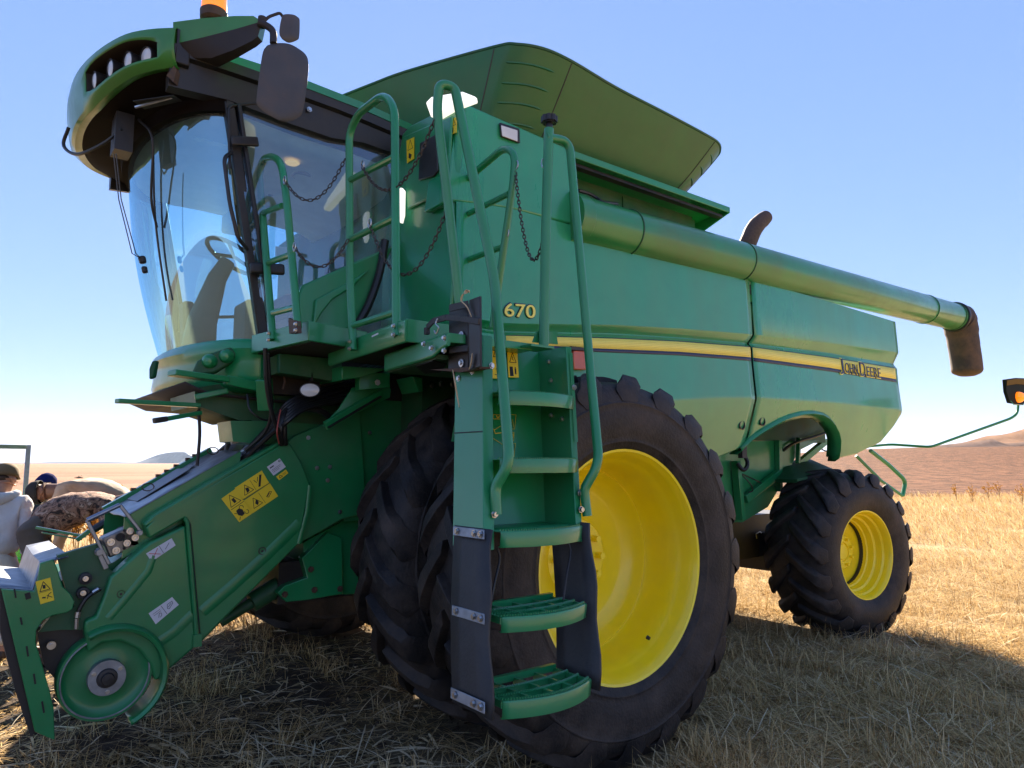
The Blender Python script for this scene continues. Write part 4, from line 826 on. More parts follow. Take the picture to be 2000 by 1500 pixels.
for xx in (XL + .05, XR - .02): mb.tube(spline([LPx(xx, 1.20, .03), LPx(xx + .01, 1.16, .03), LPx(xx - .015, 1.08, .03), LPx(xx - .03, .99, .04)]), .005, 6)
mb.build('strap', BLACK, LAD, split=True)
sticker('warning_label', [Lp(x, y, .18) for x, y in ((955, 668), (985, 668), (988, 740), (960, 740))], WARN, [tri(.5, .24, .32, .7), ('l', [(.3, .6), (.7, .6)]), ('l', [(.3, .75), (.7, .73)]), ('l', [(.2, .9), (.8, .9)])], .004, LAD)
sticker('warning_label', [Lp(x, y, .18) for x, y in ((989, 685), (1009, 687), (1012, 738), (992, 738))], WARN, [tri(.5, .28, .32, .62), ('p', [(.15, .6), (.45, .6), (.5, .95), (.15, .95)])] + man(.7, .74, .34, .7) + [('l', [(.5, .22), (.45, .32), (.58, .36)])], .004, LAD)
# yellow service diagram on the ladder back
q = [LPx(XL + .02, 1.72, .187), LPx(XL + .34, 1.72, .187), LPx(XL + .31, 1.535, .187), LPx(XL, 1.535, .187)]
mb = MB()
def dl(pts, t=.0022):
    for a, b_ in zip(pts[:-1], pts[1:]):
        A_, B_ = [(q[0] * (1 - u) + q[1] * u) * (1 - v) + (q[3] * (1 - u) + q[2] * u) * v for u, v in (a, b_)]; mb.bar(A_, B_, t, .0008, up=(0, 1, 0))
def rc(a, b_, c, d): return [(a, b_), (c, b_), (c, d), (a, d), (a, b_)]
for bx in ((.62, .0, .8, .34), (.70, .42, .80, .62), (.66, .68, .84, 1.), (.05, .0, .14, .3), (.12, .66, .28, 1.), (.42, .02, .55, .12)): dl(rc(*bx))
dl([(.12, .5), (.2, .38), (.45, .36), (.48, .46), (.74, .40)], .004); dl([(.14, .62), (.18, .5), (.44, .56), (.66, .74)]); dl([(.2, .42), (.30, .48), (.42, .42), (.36, .60), (.2, .60)], .003)
dl([(.2, .36), (.14, .25)]); dl([(.46, .38), (.64, .2)]); dl([(.75 + .05 * math.cos(a), .84 + .1 * math.sin(a)) for a in np.linspace(0, 6.3, 14)]); dl([(.75 + .02 * math.cos(a), .84 + .04 * math.sin(a)) for a in np.linspace(0, 6.3, 8)])
for i in range(4): dl([(.63 + .04 * i, .05 + .06 * (i % 2)), (.66 + .04 * i, .30 - .05 * (i % 3))])
dl([(.72, .58), (.74, .48), (.79, .46), (.78, .58), (.72, .58)], .005); dl([(.47, .04), (.50, .10), (.53, .04)], .005)
mb.build('service_diagram', mat('yellow_line_decal', (.62, .48, .03), .5), LAD, smooth=0)
# black holder beside the ladder
mb = MB(); XB = -1.06
mb.prism([ax(x, y, XB + .04) for x, y in ((877, 600), (914, 592), (914, 720), (875, 722))], (.008, 0, 0)); c0 = ax(914, 592, XB + .04); c1 = ax(914, 720, XB + .04)
HB = P(mb, 'black_holder', BLACK, bevel=.003)
cc0 = ax(937, 580, XB); cc1 = ax(937, 716, XB)
mb = MB(); mb.prism([ax(x, y, XB - .01) for x, y in ((916, 586), (937, 578), (938, 716), (916, 722))], (.01, 0, 0)); mb.build('holder_cheek', BLACK, HB, bevel=.002)
mb = MB(); mb.prism([ax(x, y, XB + .01) for x, y in ((840, 722), (874, 720), (937, 716), (937, 720), (900, 727))], (.05, 0, .003)); mb.build('holder_base', RUST, HB)
mb = MB(); b1 = [ax(x, y, XB - .02) for x, y in ((936, 628), (900, 622), (872, 620), (846, 627), (834, 640))]
for a, b_ in zip(b1[:-1], b1[1:]): mb.bar(a, b_, .008, .026)
mb.bar(b1[-1], b1[-1] + V((0, .0, -.03)), .02, .02); b2 = [ax(x, y, XB) for x, y in ((878, 602), (914, 594))]; mb.bar(b2[0], b2[1], .006, .03); b2 = [ax(x, y, XB) for x, y in ((878, 684), (914, 680))]; mb.bar(b2[0], b2[1], .006, .026); mb.build('holder_strap', FLAP, HB, split=True, bevel=.002)
mb = MB()
for (x, y) in ((902, 655), (902, 709)): mb.lathe([(.0, .012), (.008, .012), (.008, .006), (.017, .005), (.017, 0)], ax(x, y, XB + .038), (-1, 0, 0), 16)
mb.build('holder_bolt', STEEL, HB, split=True)
mb = MB(); mb.tube(spline([ax(855, 622, XB - .03), ax(851, 632, XB - .035), ax(857, 640, XB - .035), ax(852, 652, XB - .03), ax(848, 646, XB - .03)]), .003, 6); mb.build('holder_pin', STEEL, HB)
# reflector on the panel beside the ladder
mb = MB(); q = [ay(x, y, -1.64) for x, y in ((1120, 684), (1158, 686), (1158, 716), (1150, 722), (1121, 722))]; mb.prism(q, (0, .04, 0)); REF = P(mb, 'side_reflector', REDLENS, bevel=.006)
mb = MB(); q = [ay(x, y, -1.65) for x, y in ((1116, 676), (1164, 682), (1150, 685), (1116, 683))]; mb.prism(q, (0, .05, 0)); mb.build('reflector_hood', BLACK, REF)
# ---- chains
def chain(a, b_, sag, pitch=.021, r=.0028, drop=None):
    a = V(a); b_ = V(b_); n0 = 60; pts = [a + (b_ - a) * (i / n0) - V((0, 0, sag * 4 * (i / n0) * (1 - i / n0))) for i in range(n0 + 1)]
    d = [0]
    for i in range(n0): d.append(d[-1] + (pts[i + 1] - pts[i]).length)
    n = max(2, int(d[-1] / pitch)); mb = MB()
    def at(s): 
        s = min(max(s, 0), d[-1]); k = min(n0 - 1, int(np.searchsorted(d, s) - 1)); k = max(k, 0); u = (s - d[k]) / max(1e-9, d[k + 1] - d[k]); return pts[k] + (pts[k + 1] - pts[k]) * u
    for i in range(n):
        p, q = at(d[-1] * i / n), at(d[-1] * (i + 1) / n); c = (p + q) / 2; t = (q - p).normalized(); u = t.orthogonal().normalized() if abs(t.z) > .98 else t.cross(V((0, 0, 1))).normalized(); w = t.cross(u)
        s1 = u * .8 + w * .6 if i % 2 else u * -.6 + w * .8
        L_ = pitch * .68; R_ = pitch * .33
        lp = [c + t * (L_ * (1 if math.cos(g) > 0 else -1) * .45 + R_ * math.cos(g)) + s1 * R_ * math.sin(g) for g in (.4, 1.2, 1.94, 2.74, 3.54, 4.34, 5.08, 5.88)]
        mb.tube(lp, r, 5, closed=True)
    return P(mb, 'safety_chain', CHAINM)
chain(ax(556, 352, X1 - .015), ax(674, 310, X2 - .02), .16); chain(ax(575, 482, X1 - .015), ax(680, 468, X2 - .02), .12)
chain(ax(706, 322, X2 - .02), ay(848, 235, -2.25), .21); chain(ax(722, 436, X2 - .02), ay(876, 398, -2.25), .28)
chain(ax(1006, 330, -.50), ay(1062, 462, -2.36), .26); chain(ax(897, 378, -.47), ax(890, 480, -.47), .0); chain(ax(850, 508, -.45), ax(842, 572, -.45), .0)
mb = MB()
for p in (ax(556, 352, X1 - .015), ax(575, 482, X1 - .015), ax(708, 322, X2 - .02), ax(722, 436, X2 - .02), ax(1008, 322, -.5), ay(1062, 462, -2.36), ay(1062, 318, -2.36), ax(990, 455, -.5)):
    mb.tube([p + V((0, .016 * math.cos(a), .022 * math.sin(a))) for a in np.linspace(0, 2 * pi, 13)[:-1]], .0035, 6, closed=True)
P(mb, 'chain_ring', STEEL, split=True)

# ================================================================== UNDER THE CAB
mb = MB(); mb.prism([ay(x, y, -.80) for x, y in ((702, 765), (905, 745), (905, 1010), (720, 1016), (672, 1018), (664, 1000), (700, 985))], (0, .02, 0)); P(mb, 'side_shield', FEED, bevel=.004)
mb = MB(); mb.prism([ay(x, y, -.83) for x, y in ((560, 866), (575, 852), (632, 828), (690, 812), (703, 800), (716, 1002), (668, 1014), (582, 1062), (560, 1000))], (0, .03, 0)); P(mb, 'feeder_pivot_plate', FEED, bevel=.004)
mb = MB()
for x, y in ((619, 914), (644, 912), (640, 938), (664, 1000), (722, 845), (602, 855)): mb.bolt(ay(x, y, -.832), (0, -1, 0), .010, .008)
P(mb, 'shield_bolt', STEEL, split=True)
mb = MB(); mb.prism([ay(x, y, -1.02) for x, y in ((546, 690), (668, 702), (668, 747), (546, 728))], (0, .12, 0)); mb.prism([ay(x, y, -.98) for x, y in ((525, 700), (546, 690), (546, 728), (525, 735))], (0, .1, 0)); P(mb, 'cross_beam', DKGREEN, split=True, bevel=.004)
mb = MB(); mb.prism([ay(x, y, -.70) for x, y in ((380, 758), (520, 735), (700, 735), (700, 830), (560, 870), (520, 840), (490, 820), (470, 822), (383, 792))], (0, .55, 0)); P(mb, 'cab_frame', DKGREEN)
mb = MB(); mb.prism([ay(x, y, -.75) for x, y in ((450, 822), (520, 822), (640, 830), (640, 880), (455, 862))], (0, .25, 0)); P(mb, 'feeder_top_frame', FEED)
mb = MB(); mb.bar(ay(228, 783, -.9), ay(388, 792, -.8), .05, .022); mb.bar(ay(304, 822, -.9), ay(392, 806, -.8), .03, .022); P(mb, 'folding_step', GREEN, split=True, bevel=.004)
mb = MB(); mb.bar(ay(300, 822, -.902), ay(326, 818, -.885), .034, .027); P(mb, 'step_grip', BLACK, bevel=.006)
mb = MB(); mb.bar(ay(335, 728, -.95), ay(440, 742, -.88), .09, .03); mb.bar(ay(440, 742, -.88), ay(520, 760, -.86), .05, .05); mb.bar(ay(380, 776, -.8), ay(445, 763, -.8), .02, .03); mb.bar(ay(515, 740, -.9), ay(520, 800, -.86), .07, .07); P(mb, 'cab_step_bracket', GREEN, split=True, bevel=.005)
mb = MB(); mb.prism([ay(x, y, -.98) for x, y in ((660, 800), (688, 757), (760, 757), (764, 760), (762, 776), (640, 834), (630, 832))], (0, .01, 0)); mb.bar(ay(636, 832, -1.0), ay(745, 769, -1.0), .05, .028, up=(0, 1, .3)); P(mb, 'support_channel', GREEN, bevel=.003)
mb = MB(); mb.bar(ay(641, 835, -1.02), ay(744, 774, -1.02), .008, .018, up=(0, 1, .3)); P(mb, 'channel_slot', INK)
mb = MB(); mb.prism([ay(x, y, -1.1) for x, y in ((702, 728), (762, 728), (762, 757), (702, 762))], (0, .06, 0)); mb.prism([ay(x, y, -1.2) for x, y in ((806, 735), (825, 738), (826, 765), (818, 765))], (0, .2, 0)); mb.prism([ay(x, y, -1.15) for x, y in ((668, 715), (760, 720), (700, 738), (668, 742))], (0, .3, 0)); P(mb, 'platform_bracket', GREEN, split=True, bevel=.004)
mb = MB()
for x, y, r in ((737, 747, .013), (862, 750, .016), (884, 751, .016), (843, 753, .012)): mb.bolt(ay(x, y, -1.11), (0, -1, 0), r, .014)
P(mb, 'bracket_bolt', STEEL, split=True)
for i in range(4):
    mb = MB(); mb.tube(spline([ay(690 + 14 * i, 735 + i, -1.05), ay(700 + 16 * i, 722, -1.05), ay(725 + 14 * i, 712, -.95)]), .012, 8); P(mb, 'platform_hose', HOSE)
# oval lamp
mb = MB(); c = ay(606, 762, -1.02); n = V((-.55, -.83, -.05)).normalized(); u = n.cross(V((0, 0, 1))).normalized(); w = V((0, 0, 1)); rings = []
for f, o in ((.2, -.05), (.8, -.045), (1.0, -.01), (1.0, .006), (.94, .012)): rings.append([c + u * (.058 * f * math.cos(a)) + w * (.040 * f * math.sin(a)) + n * o for a in np.linspace(0, 2 * pi, 25)[:-1]])
mb.loft(rings); OL = P(mb, 'oval_lamp', BLACK); mb = MB(); rings = []
for f, o in ((.95, .010), (.6, .018), (.05, .021)): rings.append([c + u * (.058 * f * math.cos(a)) + w * (.040 * f * math.sin(a)) + n * o for a in np.linspace(0, 2 * pi, 25)[:-1]])
mb.loft(rings); mb.build('lamp_lens', LAMPW, OL); mb = MB(); mb.bar(ay(607, 745, -1.0), ay(607, 728, -1.0), .04, .01); mb.build('lamp_bracket', BLACK, OL)
# hoses
def hose(name, pts, r, m=HOSE, k=6): mb = MB(); mb.tube(spline(pts, k), r, 8); return P(mb, name, m)
H_ = lambda *a: [ay(x, y, Y) for x, y, Y in a]
for d in range(7):
    o = d * .016; j = random.uniform(-6, 6)
    hose('hydraulic_hose', H_((690, 742 + d * 6, -.78 - o), (640, 758 + d * 5 + j * .3, -.84 - o), (590, 772 + d * 5, -.88 - o), (558, 790 + d * 6, -.88 - o), (535, 825 + d * 4 + j, -.84 - o * .6), (500, 862 + d * 3 + j, -.78 - o * .5), (460, 905 + d * 2, -.70 - o * .4)), .013)
hose('hydraulic_hose', H_((560, 800, -.92), (552, 820, -.95), (548, 845, -.95), (550, 868, -.9)), .016)
hose('hydraulic_hose', H_((575, 790, -.9), (558, 815, -.93), (556, 850, -.93), (558, 868, -.9)), .014)
hose('hydraulic_hose', H_((565, 800, -.88), (600, 797, -.9), (630, 805, -.9), (650, 822, -.86)), .020)
hose('hydraulic_hose', H_((518, 680, -1.1), (522, 760, -1.05), (535, 820, -1.0), (552, 862, -.92)), .012); hose('hydraulic_hose', H_((524, 690, -1.1), (527, 750, -1.05), (531, 790, -1.0), (520, 840, -.92), (480, 880, -.8)), .009)
hose('hanging_cable', H_((388, 800, -.6), (390, 850, -.6), (385, 910, -.6)), .009, BROWN); hose('hanging_cable', H_((440, 822, -.4), (444, 850, -.4), (440, 885, -.4)), .009, GREYPL); hose('hanging_cable', H_((483, 770, -.86), (488, 800, -.9), (510, 818, -.9), (530, 822, -.86)), .006)
mb = MB(); mb.tube(spline(H_((548, 800, -.99), (544, 820, -1.0), (541, 845, -1.0), (545, 866, -.96)), 6), .004, 6); P(mb, 'red_hose_line', mat('red_hose_print', (.35, .05, .04), .5))
mb = MB(); mb.tube(spline(H_((553, 728, -.9), (556, 745, -.92), (552, 760, -.92))), .006, 6); P(mb, 'bent_rod', RUST)
mb = MB(); mb.prism([ay(x, y, -.7) for x, y in ((452, 852), (572, 828), (572, 842), (452, 868))], (0, .01, 0)); P(mb, 'bright_strip', GALV)
mb = MB(); mb.tube(spline(H_((452, 900, -.72), (500, 884, -.72), (540, 868, -.72))), .03, 10); P(mb, 'hose_sleeve', GALV)

# ================================================================== FEEDER HOUSE
FY = -.88
SLOPE = (ay(563, 863, FY) - ay(286, 1041, FY)).normalized()
mb = MB(); mb.prism([ay(x, y, -.74) for x, y in ((222, 1098), (288, 1052), (455, 908), (565, 866), (700, 820), (700, 1000), (582, 1062), (392, 1255), (300, 1300), (150, 1300), (112, 1210), (118, 1135))], (0, .58, 0)); FH = P(mb, 'feeder_house', FEED)
def shield(name, pix, Yv, th, parent=FH, m=FEED, bev=.012):
    mb = MB(); mb.prism([ay(x, y, Yv) for x, y in pix], (0, th, 0)); return mb.build(name, m, parent, bevel=bev, segs=3)
up = shield('upper_shield', [(285, 1030), (304, 1010), (560, 862), (568, 868), (590, 905), (606, 946), (584, 1062), (392, 1254), (386, 1262), (366, 1020), (360, 1012), (292, 1052)], FY, .12)
mb = MB(); mb.prism([ay(x, y, FY) for x, y in ((285, 1030), (560, 862), (556, 856), (300, 1006), (282, 1024))], (0, .10, 0)); mb.build('shield_top_flange', FEED, FH, bevel=.01)
lo = shield('lower_door', [(363, 1026), (292, 1060), (246, 1100), (215, 1128), (203, 1165), (187, 1205), (167, 1212), (164, 1225), (168, 1250), (172, 1275), (200, 1256), (235, 1252), (270, 1268), (294, 1300), (302, 1330), (308, 1328), (384, 1262)], FY - .004, .10)
mb = MB(); mb.tube([ay(361, 1012, FY - .004), ay(366, 1020, FY - .006), ay(386, 1258, FY - .006)], .011, 10); mb.box(*(lambda a: (a.x - .02, a.x + .02, a.y - .02, a.y + .01, a.z - .03, a.z + .03))(ay(384, 1250, FY - .004))); mb.build('hinge_bar', FEED, FH)
mb = MB(); mb.tube([ay(371, 1022, FY - .006), ay(391, 1252, FY - .006)], .004, 6); mb.build('door_gap', INK, FH)
# pressed ridges on the shield
def ridge(pix, w, h, Yv=FY, parent=up):
    mb = MB(); q = [ay(x, y, Yv) for x, y in pix]; d = (q[-1] - q[0]).normalized(); s = d.cross(V((0, 1, 0))).normalized()
    mb.loft([[p + s * w, p + V((0, -h, 0)), p - s * w, p + V((0, .004, 0))] for p in q]); mb.build('pressed_ridge', FEED, parent, smooth=60)
ridge([(395, 1195), (450, 1148), (520, 1085), (585, 1022)], .03, .010); ridge([(212, 1208), (245, 1170), (290, 1115), (300, 1085)], .018, .008, FY - .004, lo); ridge([(300, 1262), (340, 1235), (376, 1200)], .025, .008, FY - .004, lo)
ridge([(584, 1062), (600, 1000), (606, 948)], .012, .006)
mb = MB()
for x, y, r in ((512, 1076, .016), (236, 1160, .014)): c = ay(x, y, FY); mb.lathe([(r * 1.3, 0), (r * 1.3, .004), (r, .004), (r, -.004), (.006, -.004), (.006, .006), (0, .006)], c, (0, -1, 0), 16)
mb.build('shield_latch', BLACK, FH, split=True)
# decals
def pq(*pts, Yv): return [ay(x, y, Yv) for x, y in pts]
D0 = FY - .0125
sticker('danger_label', pq((432, 974), (459, 955), (495, 1001), (467, 1020), Yv=FY), WARN, [tri(.5, .26, .36, .58), ('l', [(0.05, .5), (.95, .5)])] + [('p', [(.25, .62), (.45, .60), (.6, .7), (.55, .86), (.35, .88), (.2, .78)])] + [('l', [(.62 + .12 * math.cos(a), .62 + .07 * math.sin(a)) for a in np.linspace(2, 7, 9)]), ('l', [(.72 + .12 * math.cos(a), .84 + .07 * math.sin(a)) for a in np.linspace(-1, 4, 9)]), ('p', [(.42, .22), (.6, .2), (.62, .36), (.45, .38)]), ('l', [(.08, .66), (.2, .72)]), ('l', [(.1, .95), (.25, .86)])], .0012, up)
sticker('danger_label', pq((458, 953), (511, 919), (526, 944), (474, 977), Yv=FY), WARN, [tri(.3, .52, .17, 2.0), ('p', [(.26, .4), (.36, .45), (.34, .7), (.24, .75)]), ('l', [(.52, .1), (.52, .9)], .0015), ('p', [(.86, .15), (.93, .2), (.70, .85), (.64, .8)]), ('l', [(.62, .25), (.66, .5)]), ('l', [(.78, .2), (.7, .45)]), ('l', [(0, .97), (1, .97)])], .0012, up)
sticker('danger_label', pq((476, 978), (527, 944), (543, 969), (494, 1002), Yv=FY), WARN, [tri(.28, .52, .17, 2.0), ('p', [(.24, .55), (.34, .35), (.36, .6), (.28, .75)]), ('l', [(.52, .1), (.52, .9)], .0015), ('l', [(.66, .6), (.84, .42), (.9, .5), (.72, .7), (.66, .6)]), ('l', [(.7, .6), (.82, .48)], .004)], .0012, up)
sticker('white_label', pq((521, 912), (546, 895), (558, 912), (534, 929), Yv=FY), WHITE, [('l', [(.1, .25), (.4, .25)], .006), ('l', [(.1, .5), (.8, .5)], .0015), ('l', [(.1, .62), (.75, .62)], .0015), ('l', [(.1, .74), (.6, .74)], .0015), ('l', [(.82, .12), (.94, .12), (.94, .25), (.82, .25), (.82, .12)])], .0012, up)
sticker('small_label', pq((539, 931), (558, 917), (563, 924), (545, 938), Yv=FY), WARN, [tri(.3, .5, .16, 1.8), ('l', [(.55, .4), (.9, .4)], .0015), ('l', [(.55, .65), (.85, .65)], .0015)], .0012, up)
sticker('white_label', pq((285, 1081), (335, 1051), (343, 1065), (296, 1097), Yv=FY - .004), WHITE, [('l', [(.5, .05), (.5, .95)], .002), ('l', [(.62, .7), (.85, .3)], .002)], .0012, lo)
sticker('red_cross', pq((288, 1081), (309, 1068), (316, 1082), (297, 1095), Yv=FY - .0065), WHITE, [('l', [(.1, .1), (.9, .9)]), ('l', [(.9, .1), (.1, .9)])], .0012, lo, ink=REDINK)
sticker('white_label', pq((290, 1198), (336, 1166), (349, 1181), (304, 1219), Yv=FY - .004), WHITE, [('l', [(.5, .05), (.5, .95)], .002), ('l', [(.62, .6), (.7, .3), (.9, .3), (.88, .5), (.66, .72), (.62, .6)], .002), ('l', [(.66, .55), (.84, .4)], .002), ('l', [(.2, .75), (.3, .5), (.36, .55), (.34, .75), (.25, .8)], .002), ('l', [(.1, .25), (.4, .25)], .0015), ('l', [(.1, .4), (.4, .4)], .0015)], .0012, lo)
# top deck sheet (worn, shiny) and details
a0, a1 = ay(205, 1032, -.80), ay(470, 880, -.80); b0, b1 = a0 + V((0, .58, 0)), a1 + V((0, .58, 0)); dn = V((0, 0, .0))
mb = MB(); rows = []
for f in np.linspace(.13, 1, 20): rows.append([(a0 * (1 - f) + a1 * f) * (1 - g) + (b0 * (1 - f) + b1 * f) * g + V((0, 0, .004 * math.sin(f * 17) * math.sin(g * 9))) for g in np.linspace(0, 1, 14)])
mb.grid(rows); DK = mb.build('top_sheet', GALV, FH, smooth=60, solid=.004)
mb = MB(); q0 = a0.lerp(a1, .13); dz_ = V((0, 0, -.004)); mb.prism([q0 + dz_, a1 + dz_, a1 - V((0, 0, .20)), q0 - V((0, 0, .20))], (0, .01, 0)); mb.build('deck_side', FEED, FH); mb = MB(); q0 = b0.lerp(b1, .13); mb.prism([q0 + dz_, b1 + dz_, b1 - V((0, 0, .30)), q0 - V((0, 0, .30))], (0, -.01, 0)); mb.build('deck_side', FEED, FH)
mb = MB(); mb.bar(b0.lerp(b1, .12) + V((0, 0, .012)), b1 + V((0, 0, .012)), .05, .03); mb.build('far_edge_rail', GREEN, FH)
mb = MB()
for f in (.35, .55, .62, .7, .8, .86): p = b0 * (1 - f) + b1 * f + V((0, 0, .03)); mb.box(p.x - .012, p.x + .012, p.y - .015, p.y + .015, p.z - .012, p.z + .010)
for f in (.38, .9): p = (a0 * (1 - f) + a1 * f) + V((0, .3, .01)); mb.tube([p + V((.03 * math.cos(a), 0.0, .03 + .02 * math.sin(a))) for a in np.linspace(0, 2 * pi, 12)[:-1]], .003, 5, closed=True)
mb.build('deck_catch', RUST, FH, split=True)
mb = MB(); p = (a0 * .45 + a1 * .55) + V((0, .38, .006)); mb.bar(p, p + SLOPE * .16, .14, .003, up=SLOPE.cross(V((0, 1, 0)))); p = (a0 * .72 + a1 * .28) + V((0, .36, .008)); mb.bar(p, p + SLOPE * .3, .28, .003, up=SLOPE.cross(V((0, 1, 0)))); mb.build('dull_patch', mat('dull_grey_sheet', (.16, .17, .19), .5, metal=.5), FH)
mb = MB(); mb.tube([ay(180, 1036, -.2), ay(240, 1000, -.2)], .022, 8); mb.build('deck_rod', BLACK, FH, split=True)
# front bent sheets
mb = MB(); s0, s1 = ay(40, 1066, -.86), ay(128, 1038, -.86)
s1 = ay(124, 1088, -.86); s0 = ay(76, 1104, -.86)
sec = [s1 + V((.02, 0, -.0)), s0 + V((0.01, 0, .005)), ay(64, 1152, -.88), ay(2, 1147, -.88), ay(-60, 1170, -.88)]
mb.grid([[p + V((0, g, .004 * math.sin(i * 2 + g * 7))) for i, p in enumerate(sec)] for g in np.linspace(0, .85, 10)]); mb.build('front_lip_sheet', GALV, FH, smooth=20, solid=.006)
mb = MB(); q = [ay(x, y, -.92) for x, y in ((2, 1150), (66, 1155), (74, 1128), (78, 1100), (104, 1092), (112, 1110), (122, 1145), (138, 1160), (146, 1175), (142, 1190), (130, 1197), (104, 1202), (84, 1212), (71, 1231), (70, 1255), (80, 1290), (96, 1345), (105, 1384), (107, 1446), (68, 1430), (40, 1310))]
mb.prism(q, (0, .018, 0)); FP = mb.build('face_plate', FEED, FH, bevel=.004)
mb = MB()
for (x0, y0, x1, y1, w) in ((53, 1158, 56, 1170, .020), (28, 1150, 31, 1168, .006), (40, 1206, 43, 1220, .007), (52, 1262, 55, 1282, .007), (66, 1316, 69, 1336, .007), (82, 1370, 86, 1392, .007)): mb.bar(ay(x0, y0, -.9215), ay(x1, y1, -.9215), w, .004, up=(0, 1, 0))
mb.build('plate_slot', INK, FP)
sticker('warning_label', pq((69, 1136), (98, 1128), (106, 1172), (79, 1180), Yv=-.92), WARN, [tri(.5, .30, .36, .6), ('l', [(.05, .52), (.95, .52)], .0015), ('p', [(.4, .22), (.6, .25), (.55, .40), (.38, .38)]), ('l', [(.2, .75), (.45, .78)], .006), ('l', [(.55, .85), (.68, .68), (.9, .62)], .003), ('l', [(.55, .7), (.9, .85)], .003)], .002, FP)
mb = MB(); mb.prism([ay(x, y, -.90) for x, y in ((0, 1150), (8, 1150), (70, 1430), (60, 1440), (30, 1350), (0, 1230))], (0, .9, 0)); mb.build('front_face', BROWN, FH)
mb = MB(); mb.prism([ay(x, y, -.84) for x, y in ((112, 1085), (190, 1062), (210, 1110), (225, 1120), (205, 1190), (160, 1230), (120, 1230), (75, 1235), (110, 1190), (146, 1185), (128, 1150))], (0, .05, 0)); mb.build('inner_side_plate', DKGREEN, FH)
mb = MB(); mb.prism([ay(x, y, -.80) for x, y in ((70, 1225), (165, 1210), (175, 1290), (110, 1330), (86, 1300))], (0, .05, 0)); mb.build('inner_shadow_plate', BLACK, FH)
def rollr(x, y, r, Yv):
    c = ay(x, y, Yv); m_ = MB(); m_.lathe([(0, .03), (r * .42, .03), (r * .42, .012), (r * .55, .012), (r * .6, .018), (r * .95, .016), (r, .008), (r, -.02)], c, (0, -1, 0), 24); return m_
rollr(167, 1130, .027, -.86).build('guide_roller', FLAP, FH); rollr(162, 1158, .027, -.86).build('guide_roller', FLAP, FH)
for x, y, r in ((167, 1130, .012), (162, 1158, .012), (100, 1260, .018)):
    m_ = MB(); m_.lathe([(0, .018), (r * .45, .018), (r * .5, .010), (r, .010), (r, 0)], ay(x, y, -.895 if r < .015 else -.845), (0, -1, 0), 18); m_.build('roller_bolt', STEEL, FH, split=True)
mb = MB(); mb.tube(spline(H_((196, 1150, -.87), (172, 1165, -.88), (156, 1188, -.88), (152, 1205, -.88))), .010, 8); mb.build('grease_hose', HOSE, FH)
mb = MB(); mb.cyl(ay(153, 1195, -.885), ay(151, 1206, -.885), .013, n=8); mb.cyl(ay(150, 1208, -.885), ay(149, 1228, -.885), .010, n=8); mb.cyl(ay(192, 1150, -.875), ay(180, 1157, -.878), .011, n=8); mb.build('hose_fitting', STEEL, FH, split=True)
# drive pulley and its guard
pc = ay(206, 1320, -.86)
mb = MB(); mb.lathe([(.0, .02), (.06, .02), (.075, .0), (.12, -.01), (.150, -.008), (.168, .0), (.180, .016), (.194, .016), (.198, .008), (.198, -.06), (.10, -.06)], pc, (0, -1, 0), 64); PU = mb.build('drive_pulley', FEED, FH, smooth=30)
mb = MB(); mb.lathe([(.030, .045), (.078, .045), (.080, .035), (.080, .01)], pc, (0, -1, 0), 36); mb.build('hub_plate', GALV, PU)
mb = MB(); mb.lathe([(0, .075), (.024, .073), (.028, .06), (.040, .058), (.044, .046)], pc, (0, -1, 0), 24); mb.build('hub_cap', BLACK, PU)
mb = MB()
for k in range(3): a = k * 2.09 + .6; mb.bolt(pc + V((.062 * math.cos(a), -.045, .062 * math.sin(a))), (0, -1, 0), .008, .008)
mb.build('hub_bolt', STEEL, PU, split=True)
mb = MB(); mb.lathe([(.178, .0165), (.180, .0185), (.184, .0185), (.186, .0165)], pc, (0, -1, 0), 48); mb.build('worn_ring', GALV, PU)
mb = MB(); gr = .215; rows = []
for a in np.linspace(math.radians(118), math.radians(-68), 36):
    c = V((math.cos(a), 0, math.sin(a))); o = pc + V((.02, 0, -.005))
    rows.append([o + c * (gr - .012) + V((0, .05, 0)), o + c * (gr + .0) + V((0, -.07, 0)), o + c * (gr + .012) + V((0, -.078, 0)), o + c * (gr + .02) + V((0, -.07, 0)), o + c * (gr + .035) + V((0, .05, 0))])
mb.grid(rows); mb.build('pulley_guard', FEED, FH, smooth=50, solid=.005)
# hydraulic multi-coupler with its handle
K0, K1, K2, K3 = [ay(x, y, -.80) for x, y in ((198, 1052), (262, 1024), (275, 1064), (214, 1090))]
mb = MB(); mb.prism([K0, K1, K2, K3], (.0, .10, 0)); KC = P(mb, 'hydraulic_coupler', mat('cast_coupler_metal', (.20, .19, .18), .42, metal=.75, var=.4, vscale=40), bevel=.008)
def kp(u, v): return (K0 * (1 - u) + K1 * u) * (1 - v) + (K3 * (1 - u) + K2 * u) * v
mb = MB()
for u, v, r in ((.2, .32, .017), (.25, .78, .017), (.62, .66, .016), (.82, .20, .016), (.9, .58, .016)): mb.lathe([(r, 0), (r, .012), (r * .72, .012), (r * .70, .002), (r * .4, .002), (r * .36, .012), (0, .012)], kp(u, v), (0, -1, 0), 20)
mb.build('coupler_port', STEEL, KC, split=True)
mb = MB(); mb.lathe([(.02, .001), (.02, .012), (.015, .012), (.015, .003), (0, .003)], kp(.5, .28), (0, -1, 0), 20)
for u, v in ((.68, .08), (.5, .85)): mb.lathe([(.007, .001), (.006, .002), (0, .002)], kp(u, v), (0, -1, 0), 10)
mb.build('open_port', INK, KC, split=True)
mb = MB(); hp = [ay(x, y, -.86) for x, y in ((213, 1102), (170, 1016), (234, 986), (276, 1040))]
